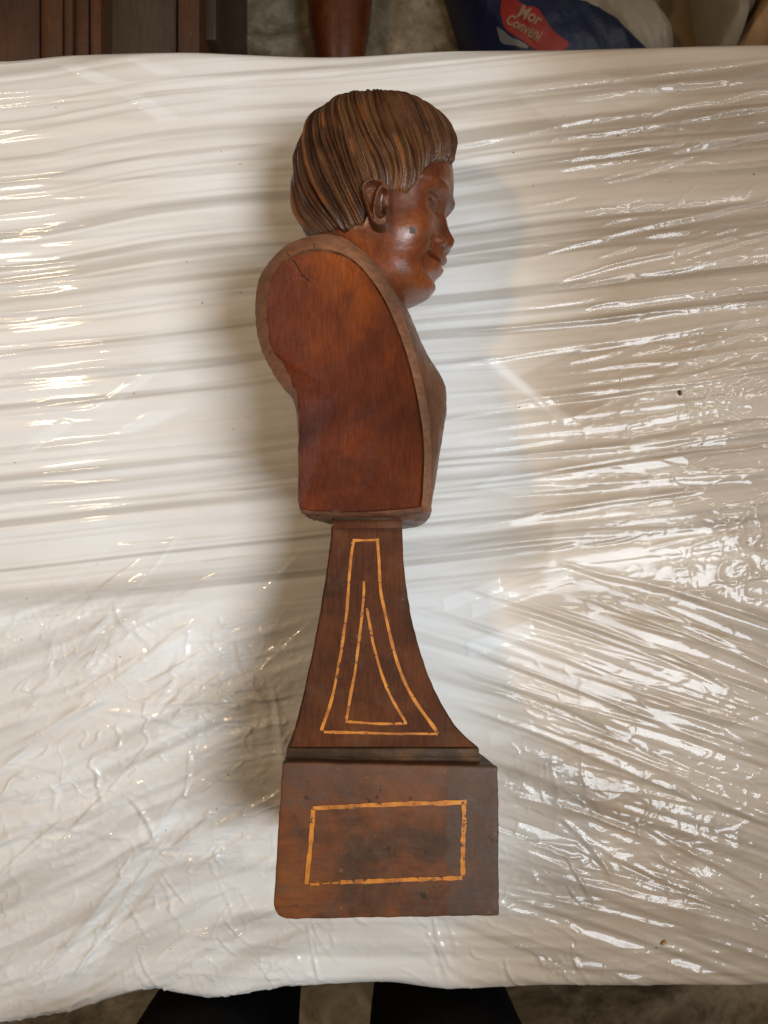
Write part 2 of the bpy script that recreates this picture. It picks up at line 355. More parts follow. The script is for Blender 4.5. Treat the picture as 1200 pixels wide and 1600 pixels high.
def build_film():
    st = 2.0
    x = np.arange(-240, 1441, st); y = np.arange(-130, 1761, st)
    X, Y = np.meshgrid(x, y)
    Z = np.zeros_like(X)
    rnd = random.Random(5)
    def fold(p0, p1, a, wd, bow=0.0, sharp=False, side=1.0, tp=0.25, seed=0):
        (ax, ay), (bx, by) = p0, p1
        L = math.hypot(bx - ax, by - ay); ux, uy = (bx - ax) / L, (by - ay) / L
        pad = wd * 5 + abs(bow) + 8
        i0 = max(0, int((min(ax, bx) - pad - x[0]) / st)); i1 = min(len(x), int((max(ax, bx) + pad - x[0]) / st) + 1)
        j0 = max(0, int((min(ay, by) - pad - y[0]) / st)); j1 = min(len(y), int((max(ay, by) + pad - y[0]) / st) + 1)
        if i1 <= i0 or j1 <= j0: return
        xs = X[j0:j1, i0:i1] - ax; ys = Y[j0:j1, i0:i1] - ay
        t = (xs * ux + ys * uy) / L; d = -xs * uy + ys * ux
        d = d - bow * 4 * t * (1 - t) - 2.2 * vn(t * L / 90.0, np.zeros_like(t) + seed, seed + 3)
        tap = sst(0, tp, t) * sst(0, tp, 1 - t) * (0.75 + 0.35 * vn(t * L / 60.0, np.zeros_like(t) + 9.3, seed + 5))
        w_ = wd * (0.7 + 0.6 * sst(0, 0.6, t))
        if sharp: pr = np.exp(-np.abs(d) / w_)
        else: pr = 0.6 * np.exp(-(d / w_) ** 2) + 0.4 * np.exp(-np.abs(d) / (0.7 * w_)) - 0.45 * np.exp(-((d - side * 1.7 * w_) / (1.4 * w_)) ** 2)
        Z[j0:j1, i0:i1] += a * pr * tap
    # smooth undulation running along the pull of the film
    sl = 0.105
    V1 = Y + sl * X + 10 * vn(X / 300, Y / 300, 8)
    up = sst(1010, 900, Y + 0.02 * X)
    Z += up * (1.5 * vn(X / 800, V1 / 30, 1) + 0.7 * vn(X / 500, V1 / 11, 2))
    rt = sst(560, 820, X) * sst(880, 960, Y)
    V2 = Y - 0.36 * X + 8 * vn(X / 200, Y / 200, 9)
    Z += rt * (1.3 * vn(X / 600, V2 / 30, 3) + 0.4 * vn(X / 260, V2 / 9, 4))
    lo = sst(1200, 1300, Y) * sst(900, 700, X)
    Z += lo * sst(150, 420, X) * (1.3 * vn(X / 420, (Y - 0.02 * X) / 20, 5) + 0.5 * vn(X / 200, (Y - 0.02 * X) / 8, 6))
    lf = sst(560, 420, X) * sst(900, 970, Y)
    V3 = Y + 0.42 * X + 14 * vn(X / 120, Y / 120, 10)
    Z += lf * (1.6 * vn(X / 200, V3 / 22, 7) + 0.8 * vn(X / 120, V3 / 10, 12))
    # upper area: long nearly level folds rising to the right
    for i in range(54):
        L = rnd.uniform(350, 1300); cx = rnd.uniform(-100, 1300); y0 = rnd.uniform(95, 890)
        s = rnd.uniform(0.065, 0.12) + 0.05 * max(0, (cx - 600) / 600)
        fold((cx - L / 2, y0 + s * L / 2), (cx + L / 2, y0 - s * L / 2), rnd.uniform(0.6, 1.8) * rnd.choice((1, 1, -0.7)), rnd.uniform(2.4, 6), rnd.uniform(-10, 10), False, rnd.choice((-1, 1)), seed=i * 7)
    for p0, p1, a, wd in (((-50, 174), (560, 108), 2.4, 5), ((-50, 226), (520, 166), 1.5, 6), ((-60, 286), (500, 222), 2.6, 5), ((-30, 493), (440, 442), 1.6, 6),
                          ((-30, 592), (470, 565), 2.0, 5), ((-30, 655), (440, 612), 1.8, 5), ((-40, 842), (400, 790), 2.0, 5), ((-40, 748), (330, 715), 1.6, 5),
                          ((680, 235), (1260, 128), 2.2, 5), ((690, 180), (1260, 100), 1.6, 6), ((820, 405), (1260, 300), 2.2, 4), ((860, 445), (1260, 345), 2.0, 4),
                          ((700, 568), (1260, 485), 2.6, 6), ((700, 520), (1250, 470), 2.0, 5), ((650, 725), (1260, 665), 2.4, 5), ((640, 775), (1260, 735), 2.4, 6), ((700, 830), (1100, 760), 1.6, 6),
                          ((850, 270), (1240, 200), 1.8, 4), ((880, 215), (1250, 160), 1.6, 4)):
        fold(p0, p1, a * 1.25, wd, rnd.uniform(-6, 6), seed=rnd.randint(0, 999), tp=0.12)
    def pleat(p0, p1, a, wd, bow=0.0, seed=0, tp=0.12, flip=1):
        (ax, ay), (bx, by) = p0, p1
        L = math.hypot(bx - ax, by - ay); ux, uy = (bx - ax) / L, (by - ay) / L
        pad = wd * 7 + abs(bow) + 8
        i0 = max(0, int((min(ax, bx) - pad - x[0]) / st)); i1 = min(len(x), int((max(ax, bx) + pad - x[0]) / st) + 1)
        j0 = max(0, int((min(ay, by) - pad - y[0]) / st)); j1 = min(len(y), int((max(ay, by) + pad - y[0]) / st) + 1)
        if i1 <= i0 or j1 <= j0: return
        xs = X[j0:j1, i0:i1] - ax; ys = Y[j0:j1, i0:i1] - ay
        t = (xs * ux + ys * uy) / L; d = (-xs * uy + ys * ux - bow * 4 * t * (1 - t) - 2.5 * vn(t * L / 110.0, np.zeros_like(t) + seed, seed + 3)) * flip
        tap = sst(0, tp, t) * sst(0, tp, 1 - t) * (0.7 + 0.45 * vn(t * L / 80.0, np.zeros_like(t) + 4.1, seed + 5))
        pr = np.where(d < 0, np.exp(-(d / 3.2) ** 2), np.exp(-d / (1.6 * wd)))
        Z[j0:j1, i0:i1] += a * pr * tap
    for i in range(34):
        L = rnd.uniform(300, 1100); cx = rnd.uniform(-50, 1250); y0 = rnd.uniform(100, 900); s = rnd.uniform(0.07, 0.12) + 0.05 * max(0, (cx - 600) / 600)
        pleat((cx - L / 2, y0 + s * L / 2), (cx + L / 2, y0 - s * L / 2), rnd.uniform(1.2, 3.0), rnd.uniform(5, 16), rnd.uniform(-12, 12), i * 13, flip=rnd.choice((1, 1, -1)))
    for i in range(30):
        x0 = rnd.uniform(640, 980); y0 = rnd.uniform(890, 1380); L = rnd.uniform(250, 650); s = rnd.uniform(0.26, 0.44)
        pleat((x0, y0), (x0 + L, y0 + L * s), rnd.uniform(1.0, 2.8), rnd.uniform(4, 12), rnd.uniform(-20, 0), i * 17 + 5, 0.2, rnd.choice((1, -1)))
    for i in range(46):
        x0 = rnd.uniform(-60, 300); y0 = rnd.uniform(960, 1560); L = rnd.uniform(100, 330); an = math.radians(rnd.uniform(-52, -22))
        pleat((x0, y0), (x0 + L * math.cos(an), y0 + L * math.sin(an)), rnd.uniform(1.6, 3.6), rnd.uniform(4, 10), rnd.uniform(-16, 10), i * 19 + 7, 0.25, rnd.choice((1, -1)))
    for i in range(14):
        x0 = rnd.uniform(-50, 850); y0 = rnd.uniform(1290, 1520); L = rnd.uniform(250, 700)
        pleat((x0, y0), (x0 + L, y0 + L * rnd.uniform(-0.02, 0.04)), rnd.uniform(0.8, 2.0), rnd.uniform(5, 12), rnd.uniform(-8, 8), i * 23 + 9, 0.2, rnd.choice((1, -1)))
    # short bright creases far left and right
    for i in range(70):
        if i % 2: cx = rnd.uniform(850, 1220); y0 = rnd.uniform(95, 860); L = rnd.uniform(40, 190); s = rnd.uniform(0.1, 0.3); a = rnd.uniform(0.6, 1.8)
        else: cx = rnd.uniform(-20, 140); y0 = rnd.uniform(300, 940); L = rnd.uniform(60, 200); s = rnd.uniform(0.07, 0.13); a = rnd.uniform(0.4, 1.1)
        fold((cx - L / 2, y0 + s * L / 2), (cx + L / 2, y0 - s * L / 2), a, rnd.uniform(1.8, 3.5), rnd.uniform(-5, 5), seed=i * 11 + 3)
    # lower right: fan of folds running down to the right
    for i in range(44):
        x0 = rnd.uniform(660, 1000); y0 = rnd.uniform(880, 1390); L = rnd.uniform(200, 700); s = rnd.uniform(0.22, 0.46)
        fold((x0, y0), (x0 + L, y0 + L * s), rnd.uniform(0.5, 1.8) * rnd.choice((1, 1, -0.7)), rnd.uniform(2.5, 7), rnd.uniform(-16, 4), False, rnd.choice((-1, 1)), seed=i * 5 + 1)
    for p0, p1, a, wd in (((690, 905), (1260, 1105), 2.6, 5), ((860, 878), (1270, 990), 3.2, 6), ((690, 960), (1260, 1190), 2.4, 5), ((690, 1040), (1000, 1140), 2.2, 5), ((850, 1130), (1260, 1300), 2.6, 5),
                          ((700, 1000), (1250, 1215), 2.0, 4), ((890, 1262), (1260, 1400), 3.4, 6), ((1000, 1290), (1270, 1440), 3.0, 5), ((1060, 1225), (1260, 1310), 3.0, 5), ((790, 1240), (930, 1275), 2.6, 6),
                          ((870, 1275), (960, 1375), 2.6, 4), ((940, 1330), (1120, 1410), 2.4, 4), ((1010, 1330), (1260, 1480), 2.4, 4)):
        fold(p0, p1, a, wd, rnd.uniform(-10, 6), seed=rnd.randint(0, 999), tp=0.15)
    # lower left: strong diagonal folds
    for p0, p1, a, wd, bw in (((-60, 1260), (345, 958), 4.5, 9, -14), ((-40, 1200), (300, 1000), 2.2, 5, 8), ((30, 1560), (290, 1240), 4.6, 6, 6), ((95, 1560), (300, 1235), 3.0, 5, 4), ((-40, 1340), (65, 1280), 4.0, 6, 0),
                              ((60, 1282), (210, 1312), 2.6, 5, 0), ((80, 1270), (85, 1225), 2.4, 4, 4), ((30, 1260), (120, 1200), 2.4, 5, 4), ((190, 1240), (250, 1320), 2.6, 4, -8), ((230, 1103), (380, 1100), 3.0, 5, -5),
                              ((300, 1180), (310, 1100), 2.2, 4, 5), ((370, 990), (420, 1110), 4.0, 5, 10), ((420, 1060), (440, 1210), 3.4, 5, -8), ((240, 1105), (275, 1050), 2.4, 4, 5), ((150, 1110), (300, 1140), 2.0, 4, -6),
                              ((180, 940), (205, 985), 2.6, 4, 8), ((205, 985), (240, 1010), 2.0, 4, 0), ((60, 1050), (215, 960), 2.2, 4, 5), ((150, 1200), (165, 1260), 2.6, 4, 5), ((285, 1250), (295, 1170), 2.0, 3, 4)):
        fold(p0, p1, a * 1.35, wd, bw, seed=rnd.randint(0, 999), tp=0.2)
    for i in range(26):
        x0 = rnd.uniform(-40, 300); y0 = rnd.uniform(960, 1480); L = rnd.uniform(70, 220); an = math.radians(rnd.choice((rnd.uniform(-60, -20), rnd.uniform(-20, 20))))
        fold((x0, y0), (x0 + L * math.cos(an), y0 + L * math.sin(an)), rnd.uniform(0.6, 1.7), rnd.uniform(2.2, 5), rnd.uniform(-8, 8), seed=i * 3 + 2)
    # in the warm shade: fine creases nearly level
    for i in range(26):
        x0 = rnd.uniform(220, 380); y0 = rnd.uniform(960, 1210); L = rnd.uniform(70, 200); s = rnd.uniform(-0.28, -0.05)
        fold((x0, y0), (x0 + L, y0 + L * s), rnd.uniform(0.9, 2.2), rnd.uniform(2, 4), rnd.uniform(-6, 6), seed=i * 3 + 77)
    # bottom band: level folds crossed by short worm-like creases
    for i in range(30):
        x0 = rnd.uniform(-50, 900); y0 = rnd.uniform(1290, 1535); L = rnd.uniform(250, 800)
        fold((x0, y0), (x0 + L, y0 + L * rnd.uniform(-0.02, 0.04)), rnd.uniform(0.4, 1.2), rnd.uniform(3, 7), rnd.uniform(-6, 6), seed=i * 3 + 31)
    for i in range(60):
        x0 = rnd.uniform(180, 980); y0 = rnd.uniform(1300, 1520)
        if 420 < x0 < 790 and y0 < 1400: continue
        L = rnd.uniform(25, 110); an = math.radians(rnd.uniform(20, 80))
        fold((x0, y0), (x0 + L * math.cos(an), y0 + L * math.sin(an)), rnd.uniform(0.8, 2.2), rnd.uniform(1.8, 3.2), rnd.uniform(-12, 12), seed=i * 3 + 131)
    # crumple in patches
    def crum(cell, seed):
        wx = X + 0.35 * cell * vn(X / cell, Y / cell, seed + 40); wy = Y + 0.35 * cell * vn(X / cell, Y / cell, seed + 41)
        r = 1 - np.abs(vn(wx / cell, wy / cell * 1.3, seed)) * 2.2
        return np.clip(r, 0, 1) ** 2
    def crease(cell, seed, k=4.0, asp=1.0, ang=0.0):
        c_, s_ = math.cos(ang), math.sin(ang)
        U_ = X * c_ + Y * s_; W_ = (-X * s_ + Y * c_) * asp
        wx = U_ + 0.5 * cell * vn(U_ / cell, W_ / cell, seed + 40) + 0.2 * cell * vn(U_ / cell * 2.3, W_ / cell * 2.3, seed + 42)
        wy = W_ + 0.5 * cell * vn(U_ / cell, W_ / cell, seed + 41) + 0.2 * cell * vn(U_ / cell * 2.3, W_ / cell * 2.3, seed + 43)
        return np.clip(1 - np.abs(vn(wx / cell, wy / cell, seed)) * k, 0, 1) ** 1.3 * sst(-0.35, 0.35, vn(U_ / cell / 1.7, W_ / cell / 1.7, seed + 44))
    def blob(cx, cy, rx, ry): return np.exp(-((X - cx) / rx) ** 2 - ((Y - cy) / ry) ** 2)
    mk = (0.9 * blob(120, 1010, 150, 80) + 0.8 * blob(400, 1090, 70, 110) + 0.55 * blob(200, 1260, 200, 90) + 0.5 * blob(960, 1250, 160, 70) + 0.7 * blob(1170, 850, 80, 60)
          + 0.5 * blob(1120, 900, 120, 50) + 0.45 * blob(1000, 620, 150, 60) + 0.5 * blob(1150, 560, 90, 60) + 0.45 * blob(930, 210, 110, 40) + 0.4 * blob(1100, 230, 100, 60) + 0.35 * blob(1150, 1350, 120, 120) + 0.3 * blob(60, 1430, 120, 100))
    mk = np.clip(mk, 0, 1)
    Z += mk * (2.2 * crum(52, 60) + 1.2 * crum(26, 61) + 0.4 * crum(13, 62))
    lowl = sst(560, 400, X) * sst(890, 1030, Y); band = sst(1240, 1320, Y)
    Z += lowl * (2.8 * crease(64, 160, 8, 1.9, -0.5) + 1.6 * crease(30, 170, 4.5, 1.5, -0.35) + 0.7 * crease(17, 180, 4, 1.6, -0.3))
    Z += 2.4 * blob(390, 1110, 90, 120) * (1.6 * crease(36, 190, 4.5, 1.2, -0.3) + 1.0 * crease(18, 195, 4, 1.3, -0.3))
    Z += band * sst(1250, 900, X) * (1.3 * crease(70, 200, 6, 0.8, 0.5) + 0.8 * crease(34, 210, 5, 1.0, 0.9))
    Z += sst(720, 860, X) * sst(960, 1120, Y) * (0.9 * crease(54, 220, 5, 2.6, 0.35) + 0.35 * crease(24, 230, 4.5, 2.2, 0.35))
    Z += sst(820, 980, X) * sst(960, 860, Y) * (0.7 * crease(60, 240, 5, 2.6, -0.15) + 0.4 * crease(26, 250, 4.5, 2.0, -0.15))
    Z += 0.10 * fbm(X / 40, Y / 14, 70, 2)
    # layers of film: bands and patches where the wrap overlaps, plus painted light falloff
    lay_fall = 0.80 + 0.08 * vn(X / 160, Y / 60, 20)
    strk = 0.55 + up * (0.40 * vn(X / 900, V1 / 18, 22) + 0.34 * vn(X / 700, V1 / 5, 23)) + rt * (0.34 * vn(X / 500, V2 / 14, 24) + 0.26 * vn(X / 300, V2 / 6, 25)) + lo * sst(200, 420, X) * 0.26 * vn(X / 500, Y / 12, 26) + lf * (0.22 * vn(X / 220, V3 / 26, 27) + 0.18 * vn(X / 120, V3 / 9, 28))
    lay_fall -= 0.62 * sst(700, 1010, X + 0.05 * Y + 40 * vn(X / 150, Y / 150, 21))  # film colour drops to tan on the right, standing in for weaker cool light
    def poly(pts, v, soft=5):
        nonlocal lay_fall, Z
        q = np.array(pts, float); ins = np.ones_like(X, bool)
        dm = np.full_like(X, 1e9)
        c = q.mean(0)
        for i in range(len(q)):
            a, b = q[i], q[(i + 1) % len(q)]
            n_ = np.array([-(b - a)[1], (b - a)[0]]); n_ /= np.linalg.norm(n_)
            if np.dot(c - a, n_) < 0: n_ = -n_
            dm = np.minimum(dm, (X - a[0]) * n_[0] + (Y - a[1]) * n_[1])
        lay_fall = lay_fall + v * sst(-soft, soft, dm)
        Z = Z + (0 if soft > 7 else 3.5) * abs(v) * sst(-2.2, 2.2, dm)
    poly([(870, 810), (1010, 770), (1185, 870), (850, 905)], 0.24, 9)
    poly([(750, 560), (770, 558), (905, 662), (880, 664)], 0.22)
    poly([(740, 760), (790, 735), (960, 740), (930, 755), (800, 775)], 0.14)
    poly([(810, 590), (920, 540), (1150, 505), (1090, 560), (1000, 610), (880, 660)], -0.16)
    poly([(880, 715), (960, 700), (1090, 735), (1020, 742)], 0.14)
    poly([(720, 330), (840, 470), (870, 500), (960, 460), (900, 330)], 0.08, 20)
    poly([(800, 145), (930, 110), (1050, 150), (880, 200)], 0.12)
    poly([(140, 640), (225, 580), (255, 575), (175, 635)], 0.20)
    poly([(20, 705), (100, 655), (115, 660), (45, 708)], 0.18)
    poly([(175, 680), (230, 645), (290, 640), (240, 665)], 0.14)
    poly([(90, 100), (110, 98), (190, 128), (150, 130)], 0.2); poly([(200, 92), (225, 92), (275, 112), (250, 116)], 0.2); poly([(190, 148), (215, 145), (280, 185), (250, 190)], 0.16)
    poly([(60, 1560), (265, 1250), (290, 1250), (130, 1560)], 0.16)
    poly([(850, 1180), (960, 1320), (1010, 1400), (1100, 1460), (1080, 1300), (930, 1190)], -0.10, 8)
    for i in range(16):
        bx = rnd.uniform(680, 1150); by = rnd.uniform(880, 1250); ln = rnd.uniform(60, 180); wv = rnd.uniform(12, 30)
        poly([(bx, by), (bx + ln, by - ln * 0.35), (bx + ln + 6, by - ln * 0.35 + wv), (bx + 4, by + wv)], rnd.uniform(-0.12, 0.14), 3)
    lay_fall = np.clip(lay_fall, 0.02, 1)
    Z *= 0.00064
    # under the carved figure the film is pressed flat
    und = blob(585, 780, 75, 430)
    Z = Z * (1 - 0.75 * und) - 0.004 * und
    # ---- wrap over the long edges of the table
    S = 1.0 / 1552.0
    ex = [-360, 0, 100, 240, 330, 460, 600, 700, 830, 1200, 1560]
    ylo = pchip(ex, [1640, 1592, 1574, 1540, 1551, 1534, 1529, 1538, 1535, 1534, 1532], x)[None, :] + 14
    yhi = pchip([-360, 0, 120, 300, 500, 720, 900, 1200, 1560], [100, 96, 86, 84, 90, 80, 78, 72, 70], x)[None, :] - 10
    R = 20.0
    def bend(over):
        th = np.clip(over / R, 0, math.pi / 2)
        out = R * np.sin(th); dn = R * (1 - np.cos(th)) + np.clip(over - R * math.pi / 2, 0, None)
        return th, out, dn
    lo_ov = np.clip(Y - (ylo - R), 0, None); hi_ov = np.clip((yhi + R) - Y, 0, None)
    th1, o1, d1 = bend(lo_ov); th2, o2, d2 = bend(hi_ov)
    rip = vn(X / 60, Y / 400, 90) + 0.6 * vn(X / 24, Y / 300, 91)
    Yp = np.where(lo_ov > 0, ylo - R + o1, np.where(hi_ov > 0, yhi + R - o2, Y))
    Zp = -(d1 + d2) * S
    ny = -np.sin(th2) + np.sin(th1)          # image-down is positive
    nz = np.cos(th1) * np.cos(th2)
    am = Z + np.where((lo_ov > R) | (hi_ov > R), -0.006 + 0.004 * rip, 0) * np.clip((np.maximum(lo_ov, hi_ov) - R) / 80, 0, 1)
    wx = (X - 600) * S
    wy = (800 - Yp) * S - ny * am
    wz = Zp + nz * am
    v = np.stack([wx, wy, wz], -1).reshape(-1, 3)
    f = grid_faces(len(y), len(x))[:, ::-1]
    o = mesh_obj('plastic_sheet', v, f, M['film'], None, True, None, {'layer_falloff': lay_fall, 'streak': strk})
    tag(o, 'glossy wrinkled white plastic sheet wrapped over the table under the bust', 'plastic sheet')
build_film()

# ------------------------------------------------------------------ the carved bust
ZM = 0.085
bust = thing('wooden_bust', (P(600, 800, 0)[0], P(600, 800, 0)[1], 0.0), 'carved red brown wooden bust of a child lying on its side on white plastic', 'bust')

# ---- torso
def outl(pts, z): return np.array([P(px, py, z) for px, py in pts])
A = [(468, 786), (467, 720), (467, 656), (463, 617), (446, 575), (426, 546), (417, 505), (418, 460), (431, 420), (462, 398), (500, 391), (540, 401), (572, 428), (606, 481), (637, 561), (655, 640), (662, 700), (661, 745), (658, 785), (648, 793), (564, 800), (520, 799), (482, 797)]
B = [(467, 789), (466, 722), (465, 662), (458, 626), (431, 591), (408, 546), (399.5, 500), (401, 452), (413, 420), (447, 384), (500, 366), (545, 376), (583, 409), (622, 470), (648, 548), (667, 632), (674, 700), (674, 748), (672, 790), (664, 800), (566, 806), (520, 805), (480, 801)]
C = [(480, 800), (478, 722), (474, 668), (464, 634), (440, 598), (424, 546), (418, 500), (420, 452), (432, 424), (462, 392), (505, 374), (545, 384), (585, 415), (628, 472), (664, 547), (692, 592), (698.5, 632), (690, 694), (676, 775), (660, 818), (566, 820), (520, 817), (495, 811)]
D = [(486, 803), (486, 722), (482, 668), (474, 640), (458, 600), (446, 546), (440, 500), (444, 452), (456, 430), (478, 400), (515, 384), (550, 392), (590, 420), (632, 478), (664, 550), (690, 595), (694, 632), (687, 694), (672, 775), (655, 822), (566, 823), (520, 820), (500, 813)]
N = 460
zA, zB, zC = 0.1700, 0.1585, 0.128
oa = catmull_closed(outl(A, zA), N); ob = catmull_closed(outl(B, zB), N)
oc = catmull_closed(outl(C, zC), N); od = catmull_closed(outl(D, ZM), N)
cA = oa.mean(0)
def torso():
    mats = []
    # arm faces (dished, polished) as two caps
    def cap(zs):
        rings = []
        for k, r in enumerate(np.linspace(0.0, 1, 46)):
            xy = cA + (oa - cA) * r
            dz = -0.0085 * (1 - r ** 2.2) + 0.0006 * fbm(xy[:, 0] * 60, xy[:, 1] * 60, 5) + 0.0003 * fbm(xy[:, 0] * 300, xy[:, 1] * 90, 6)
            dz = dz - 0.0028
            z = zA + dz
            rings.append(np.column_stack([xy, z if zs > 0 else 2 * ZM - z]))
        v = np.vstack(rings); f = grid_faces(46, N, True)
        return v, (f if zs > 0 else f[:, ::-1])
    prof = []
    rows = []
    for t in np.linspace(0, 1, 7): rows.append((oa + (ob - oa) * t, zA - 0.0030 if t == 0 else zA + 0.0006 + (zB - zA - 0.0006) * (t - 0.08) ** 1.3 / 0.92 ** 1.3))
    rows[1] = (oa + (ob - oa) * 0.06, zA + 0.0004)
    e = np.vstack
    for t in np.linspace(0, 1, 15)[1:]:
        # B -> C -> D
        if t < 0.55:
            s = t / 0.55; s2 = s ** 0.72; rows.append((ob + (oc - ob) * s2, zB + (zC - zB) * s))
        else:
            s = (t - 0.55) / 0.45; s2 = s * s * (3 - 2 * s); rows.append((oc + (od - oc) * s2, zC + (ZM - zC) * s))
    n_r = 7
    def side(zs, lo, hi):
        vv = []
        for xy, z in rows[lo:hi]:
            jit = 0.0007 * fbm(xy[:, 0] * 120 + z * 200, xy[:, 1] * 120, 14)
            low = np.exp(-((xy[:, 1] - 0.0) / 0.012) ** 2)
            xy2 = xy + np.column_stack([jit, jit + low * 0.0022 * fbm(xy[:, 0] * 90 + z * 110, xy[:, 1] * 10 + z * 90, 15)]) * (0 if z > zA - 0.0009 else 1)
            vv.append(np.column_stack([xy2, np.full(N, z if zs > 0 else 2 * ZM - z)]))
        f = grid_faces(hi - lo, N, True)
        return np.vstack(vv), (f if zs > 0 else f[:, ::-1])
    vs, fs = [], []; off = 0
    for zs in (1, -1):
        v, f = side(zs, 6, len(rows)); vs.append(v); fs.append(f + off); off += len(v)
    body = mesh_obj('torso', np.vstack(vs), np.vstack(fs), M['chest_wood'], bust, True, 60)
    vs, fs = [], []; off = 0
    for zs in (1, -1):
        v, f = side(zs, 0, 7); vs.append(v); fs.append(f + off); off += len(v)
        r = mesh_obj('shoulder_rim', v, f, M['rim_wood'], body, True, 60)
        v, f = cap(zs)
        a = mesh_obj('arm_face', v, f, M['arm_wood'], body, True, 60)
        if zs > 0: a['label'] = 'polished cut face of the near shoulder'
    return body
body = torso()

def crack(pts, wd):
    V = []; c = catmull_open(pts, 16); d = np.gradient(c, axis=0); d /= np.linalg.norm(d, axis=1)[:, None]
    bvt = BVHTree.FromPolygons(*CRK)
    for i, (p, q) in enumerate(zip(c, d)):
        k = wd * math.sin(math.pi * (i + 0.6) / 16.2) * (0.6 + 0.8 * random.random())
        for sgn in (1, -1):
            m_ = (p[0] - q[1] * sgn * k / 2, p[1] + q[0] * sgn * k / 2)
            s_ = (H - 0.167) / F; X0, Y0 = (m_[0] - 600) * s_, (800 - m_[1]) * s_
            hit = bvt.ray_cast(Vector((X0, Y0, 0.5)), Vector((0, 0, -1)))
            V.append((X0, Y0, (hit[0].z if hit[0] else 0.16) + 0.0003))
    return mesh_obj('crack', V, [(2 * i, 2 * i + 1, 2 * i + 3, 2 * i + 2) for i in range(15)], M['hole'], body, False)
CRK = ([], [])
for ch in body.children:
    n0 = len(CRK[0]); CRK[0].extend([tuple(v.co) for v in ch.data.vertices]); CRK[1].extend([tuple(n0 + i for i in p.vertices) for p in ch.data.polygons])
crack([(446, 391), (452, 401), (461, 410), (470, 424), (481, 438)], 2.0)
crack([(468, 428), (476, 432), (487, 440)], 1.6)
crack([(490, 376), (491, 384), (491.5, 392)], 1.0)
# ---- head
PHI = math.radians(14)
HS = 1780.0
HX = (585 - 600) / HS
def hv(py): return (800 - np.asarray(py, float)) / HS
ry = [156, 157.5, 161, 168, 180, 197, 220, 252, 280, 310, 335, 360, 385, 400, 415, 430, 445, 458, 463, 468, 471.5, 475, 520, 570]
rb = [588, 570, 550, 530, 510, 494, 481, 473, 471, 473, 476, 484, 494, 502, 510, 514, 515, 514, 513, 512, 510, 506, 490, 470]
rf = [592, 612, 636, 655, 672, 685, 696, 704, 706, 703, 694, 689, 687, 686, 683, 677, 675.5, 669, 660, 648, 632, 610, 596, 596]
rw = [.0015, .012, .0235, .034, .044, .0515, .0565, .0600, .0612, .0608, .0600, .0590, .0570, .0545, .0515, .0475, .0435, .039, .0365, .034, .033, .033, .035, .045]
def head_surface(rows, th):
    py = rows[:, None]; T = th[None, :]
    b = pchip(ry, rb, rows)[:, None]; f = pchip(ry, rf, rows)[:, None]; w = pchip(ry, rw, rows)[:, None]
    c = 578 + 14 * sst(300, 440, py) + 0 * T
    c = np.minimum(np.maximum(c, b + 0.3 * (f - b)), f - 0.3 * (f - b))
    ct, s_ = np.cos(T), np.sin(T)
    nfr = 2.0 + 0.55 * sst(240, 320, py) * sst(478, 430, py)
    nn = np.where(ct > 0, nfr, 2.1)
    k = (np.abs(ct) ** nn + np.abs(s_) ** nn) ** (-1 / nn)
    u = np.where(ct > 0, (f - c), (c - b)) * ct * k / HS / math.cos(PHI) + (c - 585) / HS
    ww = w * s_ * k
    v = hv(py) + 0 * T
    return u, v, ww
